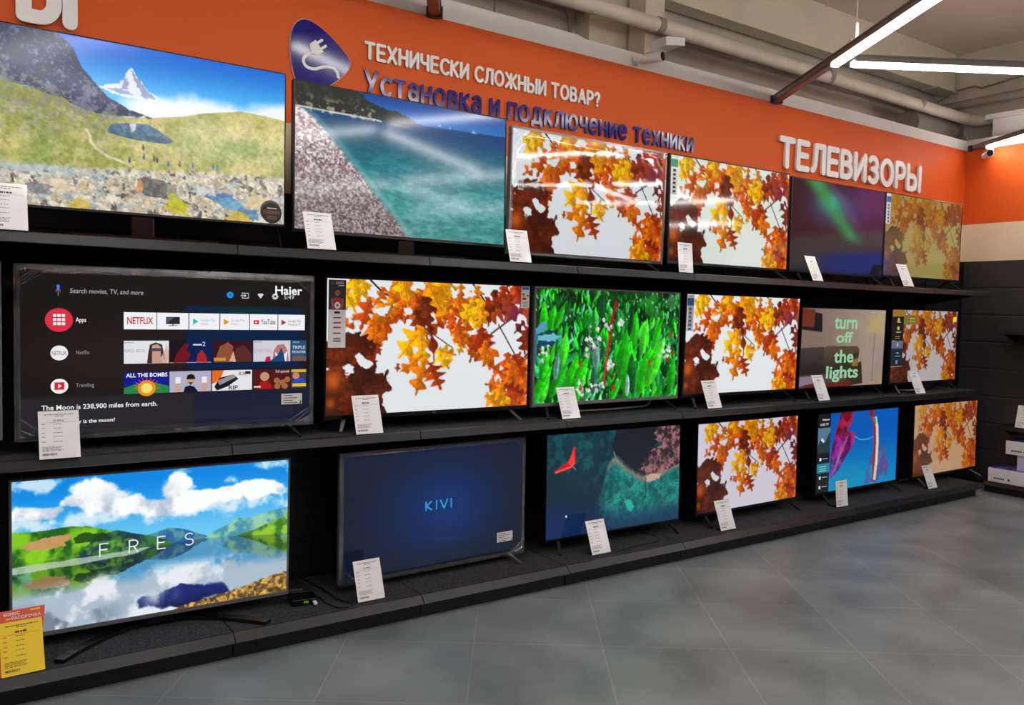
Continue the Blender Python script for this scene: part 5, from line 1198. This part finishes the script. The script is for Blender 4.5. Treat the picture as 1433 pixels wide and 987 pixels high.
TVS[7] = television(.901, 4.03, 1.075, 1.296, .742, -.4, .1, Z_MID + .002, np_img('menu', 128, 72), 'television in clear film on the middle shelf showing an app menu', bezel='black_plastic', side=.012, top=.014, chin=.016, rough=.07, overlay=menu_overlay(), film=.007, logo='Haier')
def label_lines(u0, v0, u1, v1, n):
    def f(rect, poly, text):
        for k in range(n):
            a = v0 + (v1 - v0) * (k + .7) / (n + .5); rect(u0 + .008, a, u0 + .008 + (u1 - u0 - .02) * (.9 if k % 2 else .6), a + .005, 1)
        poly([(u1 - .012, v1 - .003), (u1 - .003, v1 - .028), (u1 - .003, v1 - .003)], 2)
    return f
sticker(TVS[7], 1.296, .742, .876, .79, .958, .862, label_lines(.876, .79, .958, .862, 4), y=-.010)
TVS[8] = television(2.266, 4.03, 1.079, 1.301, .754, -.3, -.3, Z_MID + .002, L8, 'middle-row leaf television with a football player strip and an energy label', bezel='gloss_black', side=.012, top=.016, chin=.024, foot_mat='silver', rough=.10, logo='TCL', reach=.07)
def player(rect, poly, text):
    rect(.015, .03, .088, .235, 2)
    text('TCL', .032, .058, .014, 3, 2); text('UHD', .062, .060, .019, 8, 2); rect(.056, .066, .080, .072, 8, 2)
    poly([(.026, .228), (.030, .165), (.042, .150), (.062, .150), (.074, .165), (.078, .228)], 3, 2)
    poly([(.024, .165), (.032, .155), (.036, .21), (.028, .215)], 7, 3); poly([(.072, .155), (.080, .165), (.076, .215), (.068, .21)], 7, 3)
    poly([(.052 + .011 * math.cos(q), .115 + .026 * math.sin(q)) for q in [2 * math.pi * i / 20 for i in range(20)]], 7, 3); poly([(.041, .108), (.044, .088), (.052, .082), (.060, .088), (.063, .108), (.052, .098)], 2, 4)
    poly([(.052 + .013 * math.cos(q), .205 + .024 * math.sin(q)) for q in [2 * math.pi * i / 20 for i in range(20)]], 8, 4); poly([(.052 + .005 * math.cos(q), .205 + .009 * math.sin(q)) for q in [2 * math.pi * i / 5 for i in range(5)]], 3, 5)
    rect(.040, .246, .064, .262, 2)
    for k, (c, v) in enumerate([(1, .285), (3, .320), (3, .352), (1, .392), (1, .430), (1, .446)]): rect(.036, v, .068, v + .010, c)
sticker(TVS[8], 1.301, .754, .015, .03, .088, .496, player, name='feature_strip')
def energy(rect, poly, text):
    rect(.946, .026, .986, .048, 4); poly([(.949, .075), (.958, .075), (.962, .086), (.958, .097), (.949, .097)], 5); poly([(.949, .092), (.963, .092), (.967, .103), (.963, .113), (.949, .113)], 6); poly([(.949, .110), (.969, .110), (.973, .119), (.969, .128), (.949, .128)], 3); rect(.974, .088, .984, .10, 2)
    for k in range(4): rect(.952, .145 + .011 * k, .980, .149 + .011 * k, 1)
sticker(TVS[8], 1.301, .754, .943, .022, .989, .192, energy, name='energy_label')
TVS[9] = television(3.577, 4.03, 1.084, 1.269, .740, .9, .3, Z_MID + .002, np_img('plants', 256, 144), 'television in the middle row showing bright green plants with pale flowers', bezel='grey_plastic', side=.012, top=.012, chin=.024, rough=.12, logo='LG')
TVS[10] = television(4.874, 4.03, 1.088, 1.271, .734, .1, -1, Z_MID + .002, LS, 'middle-row leaf television between the green plants and the turn off the lights televisions', rough=.12, chin=.022)
sticker(TVS[10], 1.271, .734, .010, .02, .060, .36, strip(4), name='feature_strip')
ov = Overlay(); G = (148, 200, 156)
for tx, u, v, wd, hh in (('turn', .508, .250, .275, .178), ('off', .500, .430, .20, .138), ('the', .503, .690, .235, .165), ('lights', .495, .890, .385, .158)): ov.text(tx, u, v, hh, G, 2, width=wd, bold=.025)
TVS[11] = television(6.119, 4.03, 1.088, 1.146, .665, -.9, -.9, Z_MID + .002, np_img('livingroom', 208, 117), 'middle-row television showing a dim living room and the words turn off the lights', rough=.12, overlay=ov)
ov = Overlay()
ov.rect(.0, .0, .17, .085, (150, 110, 30), 1); ov.rect(.0, .09, .165, .42, (26, 24, 24), 1); ov.rect(.0, .425, .165, .53, (96, 104, 124), 1); ov.rect(.0, .53, .165, .78, (24, 40, 50), 1); ov.rect(.165, .07, .36, .20, (120, 104, 40), 1)
ov.disc(.09, .14, .018, (200, 160, 60), 2); ov.rect(.07, .165, .12, .175, (190, 180, 150), 2); ov.rect(.075, .23, .105, .275, (206, 190, 60), 2); ov.rect(.06, .30, .13, .312, (180, 176, 150), 2); ov.rect(.05, .365, .12, .372, (180, 160, 60), 2); ov.rect(.05, .39, .12, .396, (150, 140, 60), 2); ov.rect(.085, .455, .095, .50, (226, 226, 230), 2); ov.rect(.075, .585, .11, .60, (120, 160, 170), 2); ov.rect(.06, .63, .13, .64, (120, 160, 170), 2); ov.rect(.07, .69, .10, .74, (130, 110, 190), 2); ov.rect(.0, .77, .165, .78, (140, 130, 110), 2)
ov.rect(.25, .11, .32, .12, (200, 190, 130), 2); ov.rect(.25, .15, .33, .158, (190, 180, 120), 2); ov.rect(.93, .08, .985, .15, (246, 206, 10), 2); ov.rect(.945, .925, .965, .94, (236, 230, 230), 2)
TVS[12] = television(7.371, 4.03, 1.092, 1.162, .671, 1.2, .1, Z_MID + .002, dim(LS, (.82, .78, .80), .14, (.40, .30, .14)), 'last television of the middle row, leaves with a dark side menu and a yellow square', rough=.15, overlay=ov)
# --- floor row
ov = Overlay()
for ch, u in (('F', .283), ('R', .385), ('E', .486), ('S', .588)): ov.strokes(ch, u, .551, .055, .084, .0075, (236, 238, 242))
TVS[13] = television(.843, 4.10, .179, 1.232, .718, -1.3, -1.3, Z_BASE + .002, np_img('lake', 400, 225), 'floor-row television showing clouds mirrored in a lake and four white letters', bezel='grey_plastic', side=.011, top=.011, chin=.022, foot='crescent', rough=.12, overlay=ov, logo='LG')
ov = Overlay()
for ch, u, wd in (('K', .432, .062), ('I', .490, .05), ('V', .512, .066), ('I', .572, .05)): ov.strokes(ch, u, .528, wd * .9, .072, .0115, (40, 168, 232))
TVS[14] = television(2.351, 4.10, .175, 1.226, .708, 1.5, .7, Z_BASE + .002, np_img('glow', 128, 72), 'dark blue television in clear film on the floor plinth, a cyan name at its centre', bezel='grey_plastic', side=.008, top=.008, chin=.020, foot_mat='silver', rough=.10, overlay=ov, film=.008, logo='KIVI', reach=.12)
sticker(TVS[14], 1.226, .708, .835, .797, .930, .882, label_lines(.835, .797, .930, .882, 5), y=-.010)
TVS[15] = television(3.727, 4.10, .202, 1.176, .690, -1.2, 1.0, Z_BASE + .002, np_img('coast', 240, 135), 'floor-row television showing a red kite over a dark rocky coast from above', side=.004, top=.006, chin=.014, rough=.12, reach=.10)
TVS[16] = television(5.084, 4.10, .197, 1.179, .689, .4, .8, Z_BASE + .002, dim(LS, (.90, .86, .90)), 'floor-row leaf television between the red kite and the feather televisions', side=.008, top=.010, rough=.12, reach=.12)
ov = Overlay()
ov.text('Hisense', .09, .085, .028, (226, 228, 230), 2, width=.08, bold=.01); ov.text('UHD TV', .075, .150, .034, (236, 236, 238), 2, width=.095)
for v, t_ in ((.555, 1), (.79, 0), (.91, 0)):
    ov.rect(.03, v, .05, v + .04, (206, 210, 214), 2); ov.rect(.065, v + .012, .125, v + .02, (180, 184, 190), 2)
ov.disc(.04, .575, .012, (230, 230, 232), 2)
for v in (.665, .695, .72): ov.rect(.03, v, .11, v + .008, (150, 210, 216), 2)
TVS[17] = television(6.519, 4.10, .194, 1.200, .686, .2, .5, Z_BASE + .002, np_img('feather', 208, 117), 'floor-row television showing red and purple feathers on blue with a dark side menu', side=.006, top=.008, rough=.10, overlay=ov, reach=.12)
TVS[18] = television(7.967, 4.10, .190, 1.179, .693, .3, .8, Z_BASE + .002, dim(LS, (.82, .66, .52), .24, (.60, .42, .22)), 'last floor-row television by the corner, showing warm pale autumn leaves', side=.008, top=.008, rough=.14, foot_mat='silver', reach=.12)
# ------------------------------------------------------------------ price cards (A5 cards leaning back in clear holders)
CARDS = {1: (.214, 3.838, 1.948, .148, .197, 0, 17.3), 2: (1.522, 3.838, 1.949, .145, .198, -.1, 22.2), 3: (2.705, 3.838, 1.948, .145, .194, -2.4, 17.8), 4: (4.039, 3.838, 1.948, .134, .197, .2, 6.2),
  5: (5.463, 3.838, 1.949, .140, .206, 3.5, 23.8), 6: (6.716, 3.838, 1.950, .150, .206, -2, 24), 7: (.400, 3.870, 1.014, .152, .203, -.2, 18.9), 8: (1.826, 3.918, 1.015, .153, .206, .7, 19.5),
  9: (3.185, 3.937, 1.0165, .144, .201, .6, 22.2), 10: (4.480, 3.937, 1.0165, .147, .204, .5, 22.1), 11: (5.742, 3.930, 1.0165, .152, .210, 1.9, 23), 12: (7.15, 3.928, 1.0165, .153, .207, -.3, 25),
  14: (1.849, 3.916, .1295, .155, .211, 1.1, 20.7), 15: (3.462, 3.937, .1295, .158, .215, .9, 21.8), 16: (4.646, 3.917, .1295, .155, .215, -.8, 21.8), 17: (6.053, 3.936, .1295, .154, .211, -.9, 6.3), 18: (7.466, 3.944, .1295, .153, .214, .4, 21.9)}
CARD_AT = {1: 'snowy mountain', 2: 'pebble beach', 3: 'glossy filmed leaf', 4: 'second top-row leaf', 5: 'dim aurora', 6: 'yellowed corner leaf', 7: 'app menu', 8: 'player strip leaf', 9: 'green plants', 10: 'blue-stickered leaf', 11: 'turn off the lights', 12: 'side menu leaf', 14: 'dark blue filmed', 15: 'red kite', 16: 'floor-row leaf', 17: 'feather', 18: 'pale corner leaf'}
def card_print(b, w, h, y, ink=0, dark=1, price=None, heading=True, seed=0):
    r = random.Random(seed)
    def q(u0, v0, u1, v1, mi): b.add([(-w / 2 + w * u0, y, h - h * v1), (-w / 2 + w * u1, y, h - h * v1), (-w / 2 + w * u1, y, h - h * v0), (-w / 2 + w * u0, y, h - h * v0)], [(0, 1, 2, 3)], mi)
    def words(u0, u1, v, hh, mi):
        u = u0
        while u < u1 - .02:
            l = r.uniform(.03, .10); q(u, v, min(u + l, u1), v + hh, mi); u += l + .018
    words(.14, .90, .070, .016, ink); words(.40, .64, .105, .014, ink)
    if price:
        V, F = text_faces(price, .018); k = .040 * h / .72; b.add([(p[0] * k, y, h * (1 - .225) + p[1] * k) for p in V], F, dark)
    else: words(.36, .64, .185, .034, dark)
    q(.06, .242, .92, .246, ink)
    for v in (.275, .36, .455, .535, .64): q(.07, v, .16, v + .010, ink); words(.36, .58, v, .010, ink)
    for k in range(5): words(.08, .60 - .04 * (k % 3), .745 + .022 * k, .009, ink)
    u = .08
    while u < .42: l = r.uniform(.006, .022); q(u, .885, u + l, .93, dark); u += l + r.uniform(.006, .014)
def price_card(i, price=None):
    x, y, z, w, h, yaw, lean = CARDS[i]
    t = empty('price_card', (x, y, z), R(yaw), label='white price card leaning in front of the %s television' % CARD_AT[i], cat='price card', group='price cards in front of the televisions')
    rx = -R(lean)
    b = MB(); b.box(-w / 2, 0, 0, w / 2, .0016, h, 0); b.box(-w / 2, -.0002, 0, w / 2, 0, h)
    b2 = MB(); card_print(b2, w, h, -.0006, 0, 1, price, seed=i)
    n = len(b.v); m0 = b.m[:]; b.v += b2.v; b.f += [tuple(n + q for q in f) for f in b2.f]; b.m = [0] * len(m0) + [q + 1 for q in b2.m]
    o = b.build('card', [M['card'], M['ink'], M['ink_dark']], t); o.rotation_euler = (rx, 0, 0)
    b = MB(); b.box(-w / 2 - .001, .002, .0, w / 2 + .001, .0032, h + .001)
    d = .045; s, c = math.sin(R(lean)), math.cos(R(lean))
    o = b.build('holder_back', M['clear'], t); o.rotation_euler = (rx, 0, 0)
    b = MB(); b.box(-w / 2, -.0015, -.0008, w / 2, d, .0006); b.build('holder_base', M['clear'], t)
    return t
def clear_mat():
    m = bpy.data.materials.new('clear_acrylic'); m.use_nodes = True; n = m.node_tree.nodes; l = m.node_tree.links; n.remove(n['Principled BSDF'])
    tr = n.new('ShaderNodeBsdfTransparent'); gl = n.new('ShaderNodeBsdfGlossy'); gl.inputs['Roughness'].default_value = .05; fr = n.new('ShaderNodeFresnel'); mx = n.new('ShaderNodeMixShader')
    tr.inputs[0].default_value = (.93, .95, .96, 1); l.new(fr.outputs[0], mx.inputs[0]); l.new(tr.outputs[0], mx.inputs[1]); l.new(gl.outputs[0], mx.inputs[2]); l.new(mx.outputs[0], n['Material Output'].inputs['Surface']); return m
M['clear'] = clear_mat()
for i in CARDS: price_card(i, {7: '32 999 р.', 14: '24 999 р.'}.get(i))
# yellow offer card on its orange-red backing, far left of the plinth
t = empty('offer_card', (.262, 3.863, .1295), R(2.8), label='yellow offer card with an orange-red header on the plinth at the left edge', cat='price card')
w, h, rx = .156, .216, -R(25.7)
b = MB(); b.box(-w / 2, -.0004, 0, w / 2, .001, h)
b2 = MB(); card_print(b2, w, h, -.001, 1, 2, None, seed=77)
b.v, n = b.v + b2.v, len(b.v); b.f += [tuple(n + q for q in f) for f in b2.f]; b.m += b2.m
o = b.build('card', [M['card_yellow'], M['ink_dark'], M['ink_dark']], t); o.rotation_euler = (rx, 0, 0)
b = MB(); b.prism([(-w / 2 - .012, .002), (w / 2 - .004, .002), (w / 2, h * .70), (w / 2 + .016, h + .048), (-w / 2 - .012, h + .048)], 'y', .0022, .004)
for s, u, z, k in (('БОНУС', -.030, h + .026, .0125), ('РАССРОЧКА', .022, h + .008, .0125)):
    V, F = text_faces(s, .02); kk = k / .72; b.add([(u + p[0] * kk, .0016, z + p[1] * kk) for p in V], F, 1)
b.add([(.040, .0016, h + .034), (.075, .0016, h + .034), (.075, .0016, h + .041), (.040, .0016, h + .041)], [(0, 1, 2, 3)], 2); b.add([(-.052, .0016, h + .010), (-.034, .0016, h + .010), (-.034, .0016, h + .016), (-.052, .0016, h + .016)], [(0, 1, 2, 3)], 2)
o = b.build('header_card', [M['card_red'], M['white_plastic'], M['yellow_print']], t); o.rotation_euler = (rx, 0, 0); tag(o, 'orange-red header card with white lettering')

# ------------------------------------------------------------------ receiver, remote, cables on the plinth
t = empty('receiver_box', (1.53, 4.075, .1285), R(-8), label='small black receiver box with a green display beside the lake television', cat='receiver box')
b = MB(); b.box(-.066, -.05, .0, .066, .06, .032, 0, .004); b.build('case', M['gloss_black'], t)
b = MB(); b.box(-.016, -.0515, .010, .030, -.0495, .024); dw = b.build('display_window', M['glass_dark'], t)
b = MB(); V, F = text_faces('ETU', .01); b.add([(.008 + p[0] * .012, -.052, .0125 + p[1] * .014) for p in V], F); b.build('display_digits', M['green_led'], dw)
b = MB(); b.box(.040, -.088, .008, .058, -.05, .020, 0, .003); o = b.build('usb_stick', M['white_plastic'], t); tag(o, 'white USB stick')
t = empty('remote_control', (1.53, 4.22, .1285), R(-20), label='black remote control lying behind the receiver box on the carpet', cat='remote control')
b = MB(); b.box(-.085, -.021, 0, .085, .021, .02, 0, .006); rc = b.build('case', M['black_plastic'], t)
b = MB()
for i in range(9):
    for j in range(3): b.box(-.07 + .014 * i, -.014 + .011 * j, .0195, -.061 + .014 * i, -.007 + .011 * j, .0222, 0, .001)
b.build('keypad', M['grey_plastic'], rc)
b = MB(); b.box(.062, -.012, .0195, .068, -.005, .0224); b.build('red_button', M['red_print'], rc)
def cable(pts, r, m, label, cat='cable', n=6): return tag((lambda b: (b.tube(smooth_line(pts, 6), r, 8), b.build('cable', M[m], smooth=True))[1])(MB()), label, cat)
zb = .1275 + .0055
cable([(1.60, 4.40, .30), (1.58, 4.30, .16), (1.615, 4.20, zb), (1.63, 4.05, zb), (1.625, 3.99, zb), (1.65, 3.91, zb), (1.68, 3.888, zb), (1.735, 3.91, zb), (1.70, 4.02, zb), (1.69, 4.2, zb), (1.66, 4.42, zb)], .0035, 'black_plastic', 'black cable looping on the carpet in front of the receiver box')
cable([(3.56, 3.905, zb), (3.66, 3.93, zb), (3.80, 3.95, zb), (3.92, 3.95, zb), (4.03, 4.0, zb), (4.06, 4.3, zb)], .003, 'black_plastic', 'thin black cable lying in front of the red kite television')
cable([(3.33, 4.22, 1.019), (3.5, 4.20, 1.019), (3.75, 4.19, 1.019), (4.0, 4.22, 1.019), (4.12, 4.25, 1.02), (4.20, 4.30, 1.05), (4.20, 4.34, 1.13)], .006, 'white_plastic', 'thick white cable under the green plants television')
cable([(7.25, 4.2, 1.019), (7.35, 4.14, 1.019), (7.5, 4.16, 1.019), (7.62, 4.15, 1.019)], .005, 'white_plastic', 'short white cable under the last television of the middle row')
cable([(1.44, 4.42, 2.25), (1.46, 4.30, 2.06), (1.43, 4.12, 1.9575), (1.49, 4.0, 1.9575), (1.56, 3.98, 1.9575), (1.64, 4.05, 1.9575)], .0045, 'black_plastic', 'black cable coiling down behind the shelf edge between the mountain and beach televisions')
cable([(8.40, 4.30, .16), (8.45, 4.36, .22), (8.53, 4.40, .40), (8.58, 4.42, .70), (8.62, 4.44, 1.1)], .004, 'black_plastic', 'thin black cable rising along the dark panel beside the last floor television')

# ------------------------------------------------------------------ right wall: low platform, shelves, cartons
def side_shelf(name, y1, z, xf, label, platform=False):
    t = empty(name, (xf, y1 - .5, z), label=label, cat='shelf', group='shelving along the right wall')
    D = XR - .032 - xf
    b = MB(); b.box(.02, -.5, -.028, D, .5, -.003, 0, .002); b.build('board', M['shelf'], t)
    b = MB(); b.prism([(.02, .0), (.012, .001), (-.006, -.036), (.004, -.04), (.02, -.02)], 'y', -.5, .5); b.build('price_rail', M['rail'], t)
    if platform:
        b = MB(); b.box(.02, -.5, -z + .003, .04, .5, -.04, 0, .002); b.box(.04, .48, -z + .003, D, .5, -.03); b.build('plinth_panel', M['shelf'], t)
    else:
        for s in (-1, 1):
            b = MB(); b.prism([(.10, -.029), (D, -.029), (D, -.12), (D - .06, -.12)], 'y', s * .486 - .003, s * .486 + .003); b.build('bracket', M['shelf'], t)
    return t
side_shelf('display_platform', 3.945, .105, 8.40, 'low black platform along the right wall carrying white cartons', True)
side_shelf('display_shelf', 3.885, .66, 8.42, 'lower black shelf on the right wall above the cartons, a small white card on it')
side_shelf('display_shelf', 3.90, 1.585, 8.40, 'upper black shelf on the dark right wall')
b = MB(); b.box(8.80, 3.66, .1, 8.808, 3.72, 2.25); b.box(8.73, 3.665, .1, 8.80, 3.715, 2.25, 0, .003)
tag(b.build('trim_upright', M['shelf']), kind='structure')
def carton(x, y, z, lx, ly, lz, rz, label, top, printed=True):
    t = empty('carton', (x, y, z), R(rz), label=label, cat='carton', group='cartons on the right platform')
    b = MB(); b.box(-lx / 2, -ly / 2, 0, lx / 2, ly / 2, lz - .001, 0, .002); b.box(-lx / 2 - .001, -ly / 2 - .001, lz * .52, lx / 2 + .001, ly / 2 + .001, lz, 0, .002); b.build('box_body', M['box_white'] if top != 'lilac' else M['box_lilac'], t)
    if top == 'blue':
        b = MB(); b.box(-lx / 2 + .002, -ly / 2 + .002, lz, lx / 2 - .002, ly / 2 - .002, lz + .0012, 0)
        for k in range(3): b.bar((-lx / 2 + .02, ly * (.32 - .16 * k), lz + .002), (lx / 2 - .04, ly * (.16 - .16 * k), lz + .002), .008, .0008, mi=1)
        b.build('top_print', [M['box_blue'], M['box_white']], t)
    if printed:
        b = MB(); xf = -lx / 2 - .0016
        for k in range(6): b.add([(xf, ly * .36 - .016 * k, lz * .22), (xf, ly * .36 - .016 * k - .012, lz * .22), (xf, ly * .36 - .016 * k - .012, lz * .34), (xf, ly * .36 - .016 * k, lz * .34)], [(0, 1, 2, 3)])
        b.add([(xf, ly * .02 + .012 * math.cos(a), lz * .28 + .012 * math.sin(a)) for a in [2 * math.pi * i / 14 for i in range(14)]], [tuple(range(14))]); b.build('side_print', M['ink_dark'], t)
    return t
carton(8.60, 3.72, .1065, .34, .40, .135, 0, 'long white carton with a blue top, lowest of the stack on the right platform', 'blue')
carton(8.60, 3.57, .2435, .26, .22, .150, 0, 'small lilac-white carton in the middle of the stack on the right platform', 'lilac', False)
carton(8.62, 3.60, .3945, .34, .36, .130, 0, 'white carton lying on top of the stack on the right platform', 'blue')
t = empty('price_card', (8.45, 3.64, .663), R(-90), label='white card leaning on the lower shelf of the right wall', cat='price card')
b = MB(); b.box(-.07, 0, 0, .07, .002, .215); b2 = MB(); card_print(b2, .14, .215, -.0006, 0, 1, None, seed=5)
m0 = len(b.f); n = len(b.v); b.v += b2.v; b.f += [tuple(n + q for q in f) for f in b2.f]; b.m = [0] * m0 + [q + 1 for q in b2.m]
o = b.build('card', [M['card'], M['ink'], M['blue_print']], t); o.rotation_euler = (-R(14), 0, 0)
b = MB(); b.box(-.07, .0, -.0005, .07, .05, .0012); b.build('holder_base', M['clear'], t)
